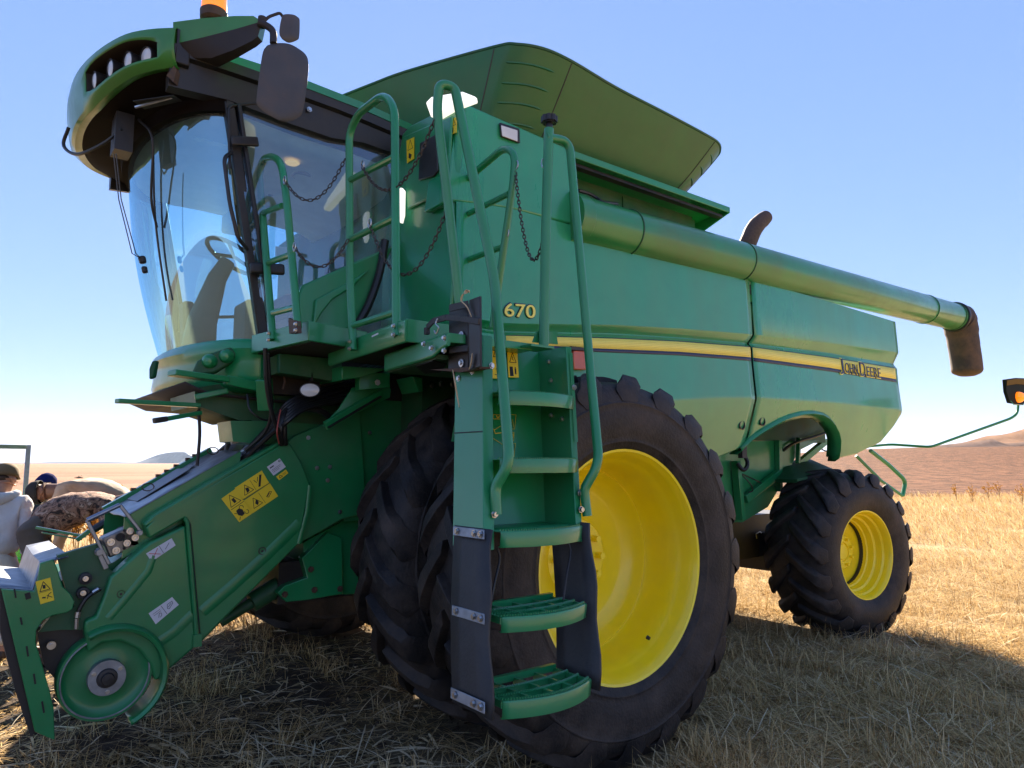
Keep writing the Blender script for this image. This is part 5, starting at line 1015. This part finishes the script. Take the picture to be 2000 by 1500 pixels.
mb.bar(hp[0], hp[1], .016, .012, up=(0, 1, 0)); mb.bar(hp[2], hp[3], .016, .012, up=(0, 1, 0)); mb.build('handle_arm', ZINC, KC, split=True, bevel=.003)
mb = MB(); mb.tube([hp[1], hp[2]], .011, 10); mb.build('handle_grip', ZINC, KC)
mb = MB(); mb.lathe([(0, .03), (.014, .03), (.014, 0), (.018, 0), (.018, -.02)], ay(193, 1078, -.86), (0, -1, 0), 12); mb.bar(ay(196, 1085, -.85), ay(207, 1110, -.85), .02, .02); mb.lathe([(0, .02), (.012, .02), (.014, 0)], ay(272, 1040, -.86), (0, -1, 0), 12); mb.build('handle_pivot', ZINC, KC, split=True)
hose('coupler_hose', H_((205, 1050, -.7), (180, 1075, -.72), (150, 1095, -.7), (120, 1110, -.68)), .012); hose('coupler_hose', H_((230, 1035, -.68), (290, 1010, -.66), (340, 980, -.6), (420, 930, -.5)), .011); hose('coupler_hose', H_((250, 1030, -.7), (280, 1022, -.72), (300, 1010, -.7)), .016)
mb = MB(); mb.bar(ay(70, 1030, -.3), ay(168, 1048, -.35), .02, .012); mb.bar(ay(82, 1040, -.4), ay(160, 1054, -.4), .03, .006); mb.bar(ay(150, 1055, -.5), ay(175, 1036, -.5), .03, .02); P(mb, 'latch_lever', GREEN, split=True)
# lower lift cylinder, bracket, brace
mb = MB(); mb.tube([ay(430, 1215, -.62), ay(490, 1178, -.62), ay(491, 1177, -.62), ay(560, 1135, -.62)], [.03, .03, .055, .055], 14); P(mb, 'lift_cylinder', DKGREEN)
mb = MB(); mb.prism([ay(x, y, -.74) for x, y in ((542, 1158), (556, 1144), (600, 1128), (590, 1090), (640, 1040), (668, 1050), (670, 1160), (600, 1172), (560, 1176))], (0, .06, 0)); mb.prism([ay(x, y, -.70) for x, y in ((592, 1060), (700, 1000), (700, 1160), (598, 1165))], (0, .9, 0)); P(mb, 'axle_bracket', GREEN, split=True, bevel=.004)
mb = MB()
for x, y in ((556, 1161), (607, 1112), (614, 1152), (664, 1150)): mb.bolt(ay(x, y, -.745), (0, -1, 0), .014, .012)
P(mb, 'bracket_pin', RUST, split=True)
mb = MB(); mb.box(-1.15, -.3, -.68, .68, .72, .95); P(mb, 'belly_pan', BLACK)
#--SECTION3--
# ================================================================== SMALL THINGS ON THE MACHINE
def curl(name, pts, w, label, m=HUSK, cat='corn husk'):
    q = spline(pts, 6); mb = MB(); rows = []
    for i, p in enumerate(q):
        t = (q[min(i + 1, len(q) - 1)] - q[max(i - 1, 0)]).normalized(); s = t.cross(V((.5, -.8, .3))).normalized(); k = w * (math.sin(pi * (i + .6) / (len(q) + .2)) ** .5)
        nrm = s.cross(t); rows.append([p - s * k, p - s * k * .4 + nrm * k * .4, p + s * k * .4 + nrm * k * .4, p + s * k])
    mb.grid(rows); return tag(mb.build(name, m, None, smooth=60, solid=.0015), label, cat)
curl('corn_husk', [ax(922, 622, -1.08), ax(912, 600, -1.085), ax(901, 588, -1.095), ax(904, 574, -1.095), ax(915, 568, -1.085), ax(917, 572, -1.08)], .008, 'curled dry corn husk stuck in the top of the black holder beside the ladder')
curl('corn_husk', [ax(916, 722, -1.08), ax(920, 708, -1.08), ax(922, 690, -1.08)], .006, 'short straight husk sliver standing at the bottom inside the black holder')
curl('dry_stalk', [ax(884, 722, -1.095), ax(888, 745, -1.105), ax(893, 775, -1.095), ax(897, 796, -1.095)], .006, 'tan split stalk hanging down under the black holder next to the ladder', cat='stalk')

# ================================================================== PEOPLE
SKIN = mat('skin', (.42, .21, .13), .55, var=.06); SKIND = mat('tanned_skin', (.16, .075, .045), .55, var=.06)
CREAM = mat('cream_hoodie_cloth', (.58, .56, .56), .9, var=.1, vscale=12, bump=1.0, bscale=11); TROUS = mat('cream_trouser_cloth', (.62, .55, .46), .9, var=.1, bump=.8, bscale=10)
KHAKI = mat('khaki_cap_cloth', (.17, .11, .05), .9); BLUE = mat('blue_knit', (.010, .014, .09), .95, bump=.8, bscale=90, spec=.1); BLKC = mat('black_cap_cloth', (.012, .012, .014), .9)
TAN = mat('tan_jacket_cloth', (.36, .28, .21), .9, var=.2, bump=1.0, bscale=12); OLIVEG = mat('grey_brown_trouser_cloth', (.13, .10, .08), .9, var=.15); DARKJ = mat('dark_jacket_cloth', (.03, .03, .04), .9)
SHOE = mat('brown_shoe', (.06, .035, .02), .7); HAIR = mat('brown_hair', (.06, .03, .015), .8)
def camo():
    m = mat('camouflage_cloth', (.30, .19, .12), .9, var=.3, vscale=9, bump=1.0, bscale=12); t = m.node_tree; L = t.links.new; b = t.nodes['Principled BSDF']
    tc = t.nodes.new('ShaderNodeTexCoord'); n = t.nodes.new('ShaderNodeTexNoise'); n.inputs['Scale'].default_value = 16; n.inputs['Detail'].default_value = 5; n.inputs['Distortion'].default_value = 1.5; L(tc.outputs['Object'], n.inputs[0])
    r = t.nodes.new('ShaderNodeValToRGB'); r.color_ramp.interpolation = 'CONSTANT'; e = r.color_ramp.elements; e[0].color = (.04, .025, .02, 1); e[1].position = .42; e[1].color = (.20, .10, .065, 1)
    for p, c in ((.50, (.36, .20, .13, 1)), (.58, (.12, .065, .045, 1)), (.63, (.50, .33, .24, 1))): k = e.new(p); k.color = c
    L(n.outputs['Fac'], r.inputs[0]); L(r.outputs[0], b.inputs['Base Color']); return m
CAMO = camo()
def skinobj(name, verts, edges, m, parent, sub=2, root=0):
    me = bpy.data.meshes.new(name); me.from_pydata([v[0] for v in verts], edges, []); me.materials.append(m)
    o = bpy.data.objects.new(name, me); COL.objects.link(o); o.parent = parent
    md = o.modifiers.new('skin', 'SKIN'); md.use_smooth_shade = True
    for i, v in enumerate(verts):
        r = v[1]; me.skin_vertices[0].data[i].radius = (r, r) if not isinstance(r, tuple) else r
    me.skin_vertices[0].data[root].use_root = True
    s = o.modifiers.new('sub', 'SUBSURF'); s.levels = sub + 1; s.render_levels = sub + 1
    if name not in ('body', 'hair'):
        tx = bpy.data.textures.get('cloth_folds') or bpy.data.textures.new('cloth_folds', 'CLOUDS'); tx.noise_scale = .085; tx.noise_depth = 2
        dm = o.modifiers.new('folds', 'DISPLACE'); dm.texture = tx; dm.strength = .035; dm.mid_level = .5; dm.texture_coords = 'LOCAL'
    return o
def person(label, loc, face, J, skin, top, leg, hatf, hair=None, topname='jacket', head_r=.085):
    """J: joints in local axes (x right, y forward, z up)"""
    root = empty('person', loc); root.rotation_euler = (0, 0, face); tag(root, label, 'person', 'people beside the machine')
    g = lambda k: V(J[k])
    vs = []; ed = []
    def av(p, r): vs.append((V(p), r)); return len(vs) - 1
    pel = av(g('pel'), .075); ch = av(g('chest'), .09); nk = av(g('neck'), .055); hd = g('head'); up = (hd - g('neck')).normalized(); fw = V(J['look']).normalized()
    h1 = av(hd - up * .03, head_r * .86); h2 = av(hd + up * .06, head_r); h3 = av(hd + up * .12, head_r * .66)
    ed += [(pel, ch), (ch, nk), (nk, h1), (h1, h2), (h2, h3)]
    nose = av(hd + fw * (head_r * 1.25) - up * .005, .014); n0 = av(hd + fw * head_r * .8 + up * .005, .02); ed += [(h1, n0), (n0, nose)]
    side = up.cross(fw).normalized()
    for s in (-1, 1): e_ = av(hd + side * s * head_r * 1.05 - fw * .01 + up * .015, (.010, .024)); ed.append((h2, e_))
    for s in 'lr':
        sh, el, wr = (av(g(k + s), r) for k, r in (('sh', .05), ('el', .04), ('wr', .028))); ed += [(ch, sh), (sh, el), (el, wr)]
        d = (g('wr' + s) - g('el' + s)).normalized(); sx = d.orthogonal().normalized(); pm = av(g('wr' + s) + d * .05, (.034, .016)); ed.append((wr, pm))
        for k, (o, l) in enumerate(((-.028, .055), (-.010, .068), (.010, .064), (.027, .05))):
            a_ = av(g('wr' + s) + d * .085 + sx * o, .0095); b_ = av(g('wr' + s) + d * (.085 + l) + sx * o * 1.1 + sx.cross(d) * .015, .008); ed += [(pm, a_), (a_, b_)]
        t_ = av(g('wr' + s) + d * .06 - sx * .045, .010); ed.append((pm, t_))
        hp, kn, an, to = (av(g(k + s), r) for k, r in (('hip', .055), ('kn', .04), ('an', .035), ('toe', .03))); ed += [(pel, hp), (hp, kn), (kn, an), (an, to)]
    skinobj('body', vs, ed, skin, root)
    for s in (-1, 1):
        mb = MB(); mb.lathe([(0, .009), (.006, .007), (.009, 0)], hd + fw * head_r * .86 + side * s * .032 + up * .03, fw, 10); mb.build('eye', INK, root, split=True)
    mb = MB(); mb.bar(hd + fw * head_r * .93 - up * .038 - side * .022, hd + fw * head_r * .93 - up * .038 + side * .022, .006, .008); mb.build('mouth', mat('lip', (.3, .1, .08), .5) if 'lip' not in MATS else MATS['lip'], root)
    # top with sleeves
    vs = []; ed = []; p0 = av(g('pel') * 1.12 - g('chest') * .12, (.168, .128)); arch = max(0, min(1, (abs(J['chest'][1] - J['pel'][1]) - .1) * 4)); p1 = av(g('pel') * .45 + g('chest') * .55 + V((0, 0, .06 * arch)), (.165 + .02 * arch, .13 + .03 * arch)); p2 = av(g('chest'), (.17, .135)); p3 = av(g('neck') * .75 + g('chest') * .25, .075); ed += [(p0, p1), (p1, p2), (p2, p3)]
    for s in 'lr':
        a_ = av(g('sh' + s), .075); b_ = av(g('sh' + s) * .5 + g('el' + s) * .5, .066); c_ = av(g('el' + s), .058); d_ = av(g('el' + s) * .1 + g('wr' + s) * .9, .045); ed += [(p2, a_), (a_, b_), (b_, c_), (c_, d_)]
    skinobj(topname, vs, ed, top, root)
    vs = []; ed = []; p0 = av(g('pel') + (g('chest') - g('pel')) * .2, .13); p1 = av(g('pel'), .145); ed.append((p0, p1))
    for s in 'lr':
        a_ = av(g('hip' + s), .105); b_ = av(g('kn' + s), .075); c_ = av(g('an' + s) + V((0, 0, .03)), .06); ed += [(p1, a_), (a_, b_), (b_, c_)]
    skinobj('trousers', vs, ed, leg, root)
    for s in 'lr': skinobj('shoe', [(g('an' + s) - V((0, .03, .03)), .045), (g('toe' + s) * .6 + g('an' + s) * .4 - V((0, 0, .01)), .048), (g('toe' + s), .036)], [(0, 1), (1, 2)], SHOE, root)
    if topname == 'hoodie':
        nk_ = g('neck'); skinobj('hood', [(nk_ + V((-.10, .03, .0)), .035), (nk_ + V((-.085, -.05, -.015)), .045), (nk_ + V((0, -.085, -.04)), .055), (nk_ + V((.085, -.05, -.015)), .045), (nk_ + V((.10, .03, 0)), .035)], [(0, 1), (1, 2), (2, 3), (3, 4)], top, root)
    if hair: skinobj('hair', [(hd - fw * .03 - up * .005, head_r * .85), (hd + up * .07 - fw * .022, head_r * .93)], [(0, 1)], hair, root)
    kind, hm = hatf; c = hd + up * .055
    if kind == 'cap':
        mb = MB(); mb.lathe([(head_r * 1.16, -.004), (head_r * 1.18, .02), (head_r * 1.10, .06), (head_r * .8, .09), (head_r * .3, .106), (.01, .110), (.0, .112)], c, up, 24); cp = mb.build('cap', hm, root, solid=.004)
        mb = MB(); mb.grid([[c + fw * (head_r * (1.05 + .85 * f * math.cos(a) ** .7)) * 1 + side * head_r * 1.15 * math.sin(a) - fw * head_r * (1 - math.cos(a)) * .9 + up * (.006 - .012 * f) for a in np.linspace(-1.2, 1.2, 13)] for f in (0, .5, 1)]); mb.build('cap_brim', hm, cp, solid=.004)
    else:
        mb = MB(); mb.lathe([(head_r * 1.15, -.03), (head_r * 1.2, -.01), (head_r * 1.18, .03), (head_r * 1.1, .065), (head_r * .8, .10), (head_r * .3, .118), (0, .12)], c, up, 24); mb.build('beanie', hm, root, solid=.006)
    return root
def stand(h, lean=0.0, armf=.08):
    k = h / 1.75; J = {}
    for n, p in dict(pel=(0, 0, .95), chest=(0, lean * .3, 1.30), neck=(0, lean * .45 - .01, 1.49), head=(0, lean * .55 + .02, 1.585), look=(0, 1, -.15)).items(): J[n] = tuple(v * k for v in p) if n != 'look' else p
    for s, q in (('l', -1), ('r', 1)):
        for n, p in dict(sh=(.18 * q, lean * .38, 1.41), el=(.25 * q, lean * .3 - .02, 1.13), wr=(.23 * q, lean * .3 + armf, .90), hip=(.09 * q, 0, .91), kn=(.10 * q, .02, .50), an=(.105 * q, -.02, .09), toe=(.115 * q, .13, .035)).items(): J[n + s] = tuple(v * k for v in p)
    return J
def bent(hp, ch, hdz, armz=.55):
    """stooping: hips at height hp, chest forward at height ch, head beyond"""
    J = dict(pel=(0, -.05, hp), chest=(0, .33, ch), neck=(0, .50, ch + (hdz - ch) * .5), head=(0, .60, hdz), look=(0, .75, -.65))
    for s, q in (('l', -1), ('r', 1)):
        for n, p in dict(sh=(.18 * q, .40, ch), el=(.22 * q, .50, ch - .27), wr=(.14 * q, .62, armz), hip=(.09 * q, -.06, hp - .04), kn=(.11 * q, .06, hp * .53), an=(.12 * q, -.04, .09), toe=(.13 * q, .12, .035)).items(): J[n + s] = p
    return J
def head_to(x): return math.atan2(-x.x, x.y)      # rotation about Z that turns +Y onto x
GZ = .02
def at_ground(px, z): p = CAM + CR * ((px - 1000) / FPX * z) + CD * z; return V((p.x, p.y, GZ))
person('boy in cream hooded top and khaki cap, standing with his back turned', at_ground(17, 5.6), head_to(CD * 1.0 - CR * .25), stand(1.47, -.05, -.02), SKIN, CREAM, TROUS, ('cap', KHAKI), HAIR, 'hoodie', .078)
person('stooping person in a camouflage jacket and grey-brown trousers, rump towards the viewer', at_ground(98, 5.5), head_to(CR * .88 + CD * .48), bent(1.0, 1.16, 1.20), SKIND, CAMO, OLIVEG, ('cap', CAMO), HAIR, 'camouflage_jacket', .085)
person('stooping person in a tan jacket and black cap, head bowed towards the left', at_ground(250, 6.3), head_to(-CR * .9 - CD * .2), bent(1.08, 1.27, 1.25), SKIND, TAN, DARKJ, ('cap', BLKC), HAIR, 'tan_jacket', .085)
person('person in a royal blue knitted cap, half hidden behind the stooping people', at_ground(44, 7.3), head_to(CR * .4 + CD * .8), stand(1.36, .5), SKIND, DARKJ, DARKJ, ('beanie', BLUE), None, 'dark_jacket', .078)

# ---------------- rail frame and green drum behind the people
mb = MB(); p1 = adp(56, 869, 6.9); p0 = adp(0, 865, 6.7); dirn = (p0 - p1); dirn.z = 0; dirn.normalize()
zt = p1.z; mb.bar(V((p1.x, p1.y, .02)), p1, .04, .04, up=(1, 0, 0)); fr = mb.build('steel_frame', ZINC, None, bevel=.004); tag(fr, 'grey steel tube frame standing behind the boy in the cream hooded top', 'steel frame')
mb = MB(); mb.bar(p1 + dirn * .021 - V((0, 0, .02)), p1 + dirn * 1.6 - V((0, 0, .02)), .04, .04); mb.build('top_bar', ZINC, fr, bevel=.004); mb = MB(); q = p1 + dirn * 1.62; mb.bar(V((q.x, q.y, .02)), V((q.x, q.y, p1.z)), .04, .04, up=(1, 0, 0)); mb.build('post', ZINC, fr, bevel=.004); mb = MB(); mb.bar(V((p1.x, p1.y, .5)) + dirn * .021, V((q.x, q.y, .5)) - dirn * .021, .035, .035); mb.build('lower_bar', ZINC, fr, bevel=.004)
DG = mat('bright_green_plastic', (.06, .50, .04), .4, coat=.2)
c = at_ground(58, 6.55); mb = MB(); mb.lathe([(0, 0), (.20, 0), (.22, .02), (.22, .33), (.232, .345), (.22, .36), (.22, .64), (.232, .655), (.22, .67), (.22, .98), (.232, .995), (.225, 1.02), (.20, 1.02), (.195, 1.0), (0, 1.0)], c, (0, 0, 1), 32); dr = mb.build('plastic_drum', DG, None); tag(dr, 'bright green plastic drum between the boy and the stooping people', 'drum')
mb = MB(); mb.cyl(c + V((.1, 0, 1.0)), c + V((.1, 0, 1.03)), .03); mb.build('drum_bung', BLACK, dr)

# ================================================================== DRY PLANTS
def islandmat(name, cols, transl=.25, rough=.8):
    m = bpy.data.materials.new(name); m.use_nodes = True; t = m.node_tree; L = t.links.new; t.nodes.remove(t.nodes['Principled BSDF'])
    geo = t.nodes.new('ShaderNodeNewGeometry'); r = t.nodes.new('ShaderNodeValToRGB'); e = r.color_ramp.elements; e[0].color = cols[0] + (1,); e[1].color = cols[-1] + (1,)
    for i, c in enumerate(cols[1:-1]): k = e.new((i + 1) / (len(cols) - 1)); k.color = c + (1,)
    L(geo.outputs['Random Per Island'], r.inputs[0]); d = t.nodes.new('ShaderNodeBsdfDiffuse'); tr = t.nodes.new('ShaderNodeBsdfTranslucent'); mx = t.nodes.new('ShaderNodeMixShader'); mx.inputs[0].default_value = transl
    L(r.outputs[0], d.inputs[0]); L(r.outputs[0], tr.inputs[0]); L(d.outputs[0], mx.inputs[1]); L(tr.outputs[0], mx.inputs[2]); L(mx.outputs[0], t.nodes['Material Output'].inputs[0]); return m
WEED = islandmat('dry_weed_leaf', [(.26, .11, .02), (.50, .26, .06), (.66, .40, .12)], .5); WSTEM = mat('dry_weed_stem', (.16, .08, .03), .9)
def weed(base, h, seed, label, group, spread=.16, n=150):
    rnd = random.Random(seed); st = MB(); lf = MB(); b = V(base)
    for k in range(5):
        a = rnd.uniform(0, 2 * pi); t0 = rnd.uniform(.05, .45) if k else 0; tip = b + V((math.cos(a) * spread * rnd.uniform(.3, 1) * (1 if k else .2), math.sin(a) * spread * rnd.uniform(.3, 1) * (1 if k else .2), h * (rnd.uniform(.7, .97) if k else 1)))
        s0 = b + V((0, 0, h * t0)); mid = (s0 + tip) / 2 + V((rnd.uniform(-.03, .03), rnd.uniform(-.03, .03), .03 * h)); ln = spline([s0, mid, tip], 5); st.tube(ln, [.006 * (1 - .7 * i / len(ln)) for i in range(len(ln))], 5)
        for _ in range(n // 5):
            u = rnd.uniform(.25, 1) ** .7; i = min(len(ln) - 2, int(u * (len(ln) - 1))); p = ln[i].lerp(ln[i + 1], rnd.random()); L_ = rnd.uniform(.03, .085) * (.7 + .5 * h); d = V((rnd.gauss(0, 1), rnd.gauss(0, 1), rnd.gauss(.5, .7))).normalized(); s = d.orthogonal().normalized() * L_ * rnd.uniform(.15, .3)
            lf.add([p, p + d * L_ * .5 + s, p + d * L_, p + d * L_ * .5 - s], [(0, 1, 2, 3)])
    o = lf.build('dry_weed', WEED, None, smooth=0); tag(o, label, 'weed', group); st.build('stem', WSTEM, o); return o
for i, (px, top, z, lb) in enumerate(((160, 943, 9.5, 'tallest golden-brown weed, leftmost behind the camouflaged back'), (186, 955, 9.8, 'thin golden weed just right of the tallest weed behind the stooping people'), (214, 960, 10.2, 'short golden weed, third from the left behind the stooping people'), (238, 954, 9.6, 'bushy golden weed, fourth from the left behind the stooping people'), (258, 962, 10, 'low golden weed second from right, beside the feeder top sheet'), (281, 954, 9.8, 'golden weed rising rightmost, closest to the feeder top sheet'))):
    p = adp(px, top, z); weed((p.x, p.y, .02), p.z - .02, 40 + i, lb, 'dry weeds behind the stooping people', .17, 520)
for i, (px, top, z, lb) in enumerate(((1868, 963, 27, 'faint dry weed at the grass edge, leftmost right of the rear tyre'), (1899, 957, 26, 'tall forked dry weed at the edge of the ploughed field'), (1930, 966, 28, 'short dry weed between two taller ones at the ploughed field edge'), (1952, 967, 29, 'small dry weed, fourth along the edge of the ploughed field'), (1994, 953, 25, 'dry weed at the right picture edge below the amber lamp'))):
    p = adp(px, top, z); g0 = hgt((p.x, p.y)); weed((p.x, p.y, g0), max(.75, p.z - g0), 60 + i, lb, 'dry weeds along the ploughed field', .26, 120)
# a dark bush far out on the plain
mb = MB(); c = at_ground(161, 72); rnd = random.Random(5)
for _ in range(160):
    d = V((rnd.gauss(0, .14), rnd.gauss(0, .14), abs(rnd.gauss(.05, .06)))); p = c + d; s = V((rnd.gauss(0, 1), rnd.gauss(0, 1), rnd.gauss(0, 1))).normalized() * .05; t_ = s.orthogonal().normalized() * .04; mb.add([p - s, p + t_, p + s, p - t_], [(0, 1, 2, 3)])
tag(mb.build('bush', mat('dark_bush', (.03, .022, .015), .9), None, smooth=0), 'tiny dark bush alone out on the pale plain', 'bush')

# ================================================================== GRASS AND LITTER
def ribbons(name, base, head, lean, L, w, m, label_kind='stuff', seg=3, twist=None, curl=None):
    n = len(base); T = np.linspace(0, 1, seg + 1); vs = np.zeros((n, seg + 1, 2, 3)); hx, hy = np.cos(head), np.sin(head)
    sx, sy = -hy, hx
    for i, t in enumerate(T):
        fwd = L * (np.sin(lean) * t + .35 * lean * t * t * .6); upv = L * np.cos(lean) * t * (1 - .25 * t * np.sin(lean))
        if curl is not None: upv = upv + L * curl * np.sin(t * pi)
        c = base + np.stack([hx * fwd, hy * fwd, upv], 1); ww = (w * (1 - t ** 2 * .85) / 2) if curl is None else (w * (.35 + .65 * np.sin(pi * np.clip(t * .9 + .05, 0, 1))) / 2)
        tz = 0 if twist is None else np.sin(twist + t * 1.6) * .6
        off = np.stack([sx * ww, sy * ww, ww * tz], 1)
        vs[:, i, 0] = c - off; vs[:, i, 1] = c + off
    V_ = vs.reshape(-1, 3); k = 2 * (seg + 1); b0 = (np.arange(n) * k)[:, None, None]; q = np.array([[2 * i, 2 * i + 1, 2 * i + 3, 2 * i + 2] for i in range(seg)])[None]
    F = (b0 + q).reshape(-1, 4); me = bpy.data.meshes.new(name); me.vertices.add(len(V_)); me.vertices.foreach_set('co', V_.ravel()); me.loops.add(F.size); me.loops.foreach_set('vertex_index', F.ravel().astype(np.int32)); me.polygons.add(len(F)); me.polygons.foreach_set('loop_start', (np.arange(len(F)) * 4).astype(np.int32)); me.update(calc_edges=True)
    me.materials.append(m); o = bpy.data.objects.new(name, me); COL.objects.link(o); return tag(o, kind='stuff')
HG = np.vectorize(lambda x, y: hgt((x, y)))
def toworld(x, z, dz=0.0):
    X = CAM.x + CR.x * x + CD.x * z; Y = CAM.y + CR.y * x + CD.y * z; return np.stack([X, Y, HG(X, Y) + dz], 1)
def clear_of_tyres(p):
    ok = np.ones(len(p), bool)
    for cx, cy, hx_, hy_ in ((.02, -2.03, .38, .27), (.02, -1.32, .38, .27), (.02, 2.03, .38, .27), (.02, 1.32, .38, .27), (3.66, -1.43, .30, .33), (3.66, 1.43, .3, .33)): ok &= ~((abs(p[:, 0] - cx) < hx_) & (abs(p[:, 1] - cy) < hy_))
    return ok
U = lambda n, a, b: RNG.uniform(a, b, n)
def patchy(x, z, f, ph):
    return (np.sin(x * f + ph) * np.sin(z * f * 1.3 + ph * 2) + np.sin(x * f * 2.3 + z * f * 1.7 + ph)) * .5
GOLD = islandmat('golden_grass', [(.30, .19, .08), (.52, .36, .17), (.70, .52, .27), (.80, .65, .40)], .3)
STRAW = islandmat('straw_mat', [(.16, .095, .04), (.44, .29, .12), (.64, .44, .20), (.86, .66, .37)], .2)
PALE = islandmat('pale_straw', [(.27, .18, .09), (.52, .38, .20), (.70, .55, .34), (.84, .72, .50)], .15)
def field(n, z0, z1, a0, a1, pw=1.0):
    z = z0 * (z1 / z0) ** U(n, 0, 1) if pw == 1 else U(n, z0, z1); return z * U(n, a0, a1), z
wind_h = math.atan2(-CR.y, -CR.x)
# tall dry grass on the right, out to the ploughed field
x, z = field(80000, 8.0, 33.5, .16, .80); k = (patchy(x, z, .9, 1.) > -.75) & (RNG.uniform(0, 1, len(z)) < np.clip((z - 7.5) / 6, .12, 1)); x, z = x[k], z[k]; n = len(x); p = toworld(x, z)
ribbons('tall_dry_grass', p, wind_h + RNG.normal(0, .7, n), np.clip(RNG.normal(.8, .28, n), .05, 1.4), U(n, .10, .30) * np.clip(.45 + z / 30, .5, 1.15), U(n, .004, .009) * np.clip(z / 11, 1, 3), GOLD)
x, z = field(30000, 6.5, 33.0, -.85, -.05); p = toworld(x, z); k = clear_of_tyres(p); p = p[k]; n = len(p)
ribbons('tall_dry_grass', p, wind_h + RNG.normal(0, .9, n), np.clip(RNG.normal(.5, .25, n), .05, 1.2), U(n, .10, .34), U(n, .004, .009) * 1.5, GOLD)
# trampled straw mat at the right and under the rear
x, z = field(85000, 2.6, 11.5, .12, .82); p = toworld(x, z); k = clear_of_tyres(p) & (x > .55 + .35 * np.sin(z * 2.)) & (patchy(x, z, 3.1, 1.3) + patchy(x, z, 7.7, .3) * .6 > -.38); p = p[k]; zz = z[k]; n = len(p)
ribbons('straw_mat', p + np.stack([0 * zz, 0 * zz, U(n, 0, .05)], 1), U(n, 0, 2 * pi), np.clip(RNG.normal(1.32, .26, n), .2, 1.62), U(n, .06, .26), U(n, .0025, .006), STRAW)
x, z = field(16000, 3.0, 10.5, .16, .82); k = (patchy(x, z, 2.4, .5) > .12) & (x > .8); x, z = x[k], z[k]; p = toworld(x, z); k = clear_of_tyres(p); p = p[k]; n = len(p)
ribbons('straw_tufts', p, U(n, 0, 2 * pi), np.abs(RNG.normal(.45, .25, n)), U(n, .08, .24), U(n, .003, .006), STRAW)
# tufts on the dark stubble at the left
cx, cz_ = field(150, 2.0, 6.5, -.62, .22); m_ = 45; x = np.repeat(cx, m_) + RNG.normal(0, .07, len(cx) * m_); z = np.repeat(cz_, m_) + RNG.normal(0, .07, len(cx) * m_); p = toworld(x, z); k = clear_of_tyres(p); p = p[k]; n = len(p)
ribbons('dry_grass_tufts', p, U(n, 0, 2 * pi), np.abs(RNG.normal(.6, .3, n)), U(n, .06, .22), U(n, .0022, .005), STRAW)
x, z = field(38000, 1.7, 8.0, -.80, .45); k = (patchy(x, z, 1.7, 2.) > -.45); x, z = x[k], z[k]; p = toworld(x, z); k = clear_of_tyres(p); p = p[k]; n = len(p)
ribbons('chopped_straw', p + np.stack([np.zeros(n), np.zeros(n), U(n, .0, .03)], 1), U(n, 0, 2 * pi), np.clip(RNG.normal(1.5, .12, n), 1.1, 1.65), U(n, .02, .14), U(n, .002, .006), STRAW)
x, z = field(4200, 1.7, 7.0, -.80, .65); p = toworld(x, z); k = clear_of_tyres(p); p = p[k]; n = len(p)
ribbons('husk_litter', p + np.array([[0, 0, .008]]), U(n, 0, 2 * pi), np.clip(RNG.normal(1.52, .07, n), 1.3, 1.6), U(n, .03, .17), U(n, .004, .014), PALE, seg=7, twist=U(n, 0, 6.28), curl=U(n, .0, .07))
x, z = field(9000, 1.8, 9.0, -.62, .82); k = (x > -.2) | (RNG.uniform(0, 1, len(x)) < .35); x, z = x[k], z[k]; p = toworld(x, z); k = clear_of_tyres(p); p = p[k]; n = len(p)
ribbons('coarse_straw', p + np.stack([np.zeros(n), np.zeros(n), U(n, .005, .05)], 1), U(n, 0, 2 * pi), np.clip(RNG.normal(1.45, .16, n), .8, 1.66), U(n, .08, .34), U(n, .004, .0085), PALE, seg=4, curl=U(n, -.01, .05))
# soil clods
mb = MB(); rnd = random.Random(3)
for _ in range(2600):
    zc = 1.8 * (7.5 / 1.8) ** rnd.random(); xc = zc * rnd.uniform(-.75, .22); q = CAM + CR * xc + CD * zc; r = rnd.uniform(.006, .026); c = V((q.x, q.y, .018 + r * .3)); a = [V((rnd.gauss(0, 1), rnd.gauss(0, 1), rnd.gauss(0, 1))).normalized() * r * rnd.uniform(.7, 1.2) for _ in range(3)]
    mb.add([c + a[0], c + a[1], c + a[2], c - a[0], c - a[1], c - a[2]], [(0, 1, 2), (0, 2, 4), (0, 4, 5), (0, 5, 1), (3, 2, 1), (3, 4, 2), (3, 5, 4), (3, 1, 5)])
tag(mb.build('soil_clods', mat('soil_clod', (.065, .045, .03), .95, var=.3, vscale=40, spec=.1), None, smooth=0), kind='stuff')

# ================================================================== HAZE
mb = MB(); mb.box(-16000, 16000, -9000, 16000, -1.0, 420); hz = bpy.data.materials.new('haze'); hz.use_nodes = True; t = hz.node_tree
t.nodes.remove(t.nodes['Principled BSDF']); pv = t.nodes.new('ShaderNodeVolumePrincipled'); pv.inputs['Density'].default_value = 2.6e-5; pv.inputs['Color'].default_value = (.62, .78, 1.0, 1); pv.inputs['Anisotropy'].default_value = 0.1
t.links.new(pv.outputs[0], t.nodes['Material Output'].inputs['Volume']); tag(mb.build('haze', hz, None, smooth=0), kind='stuff')
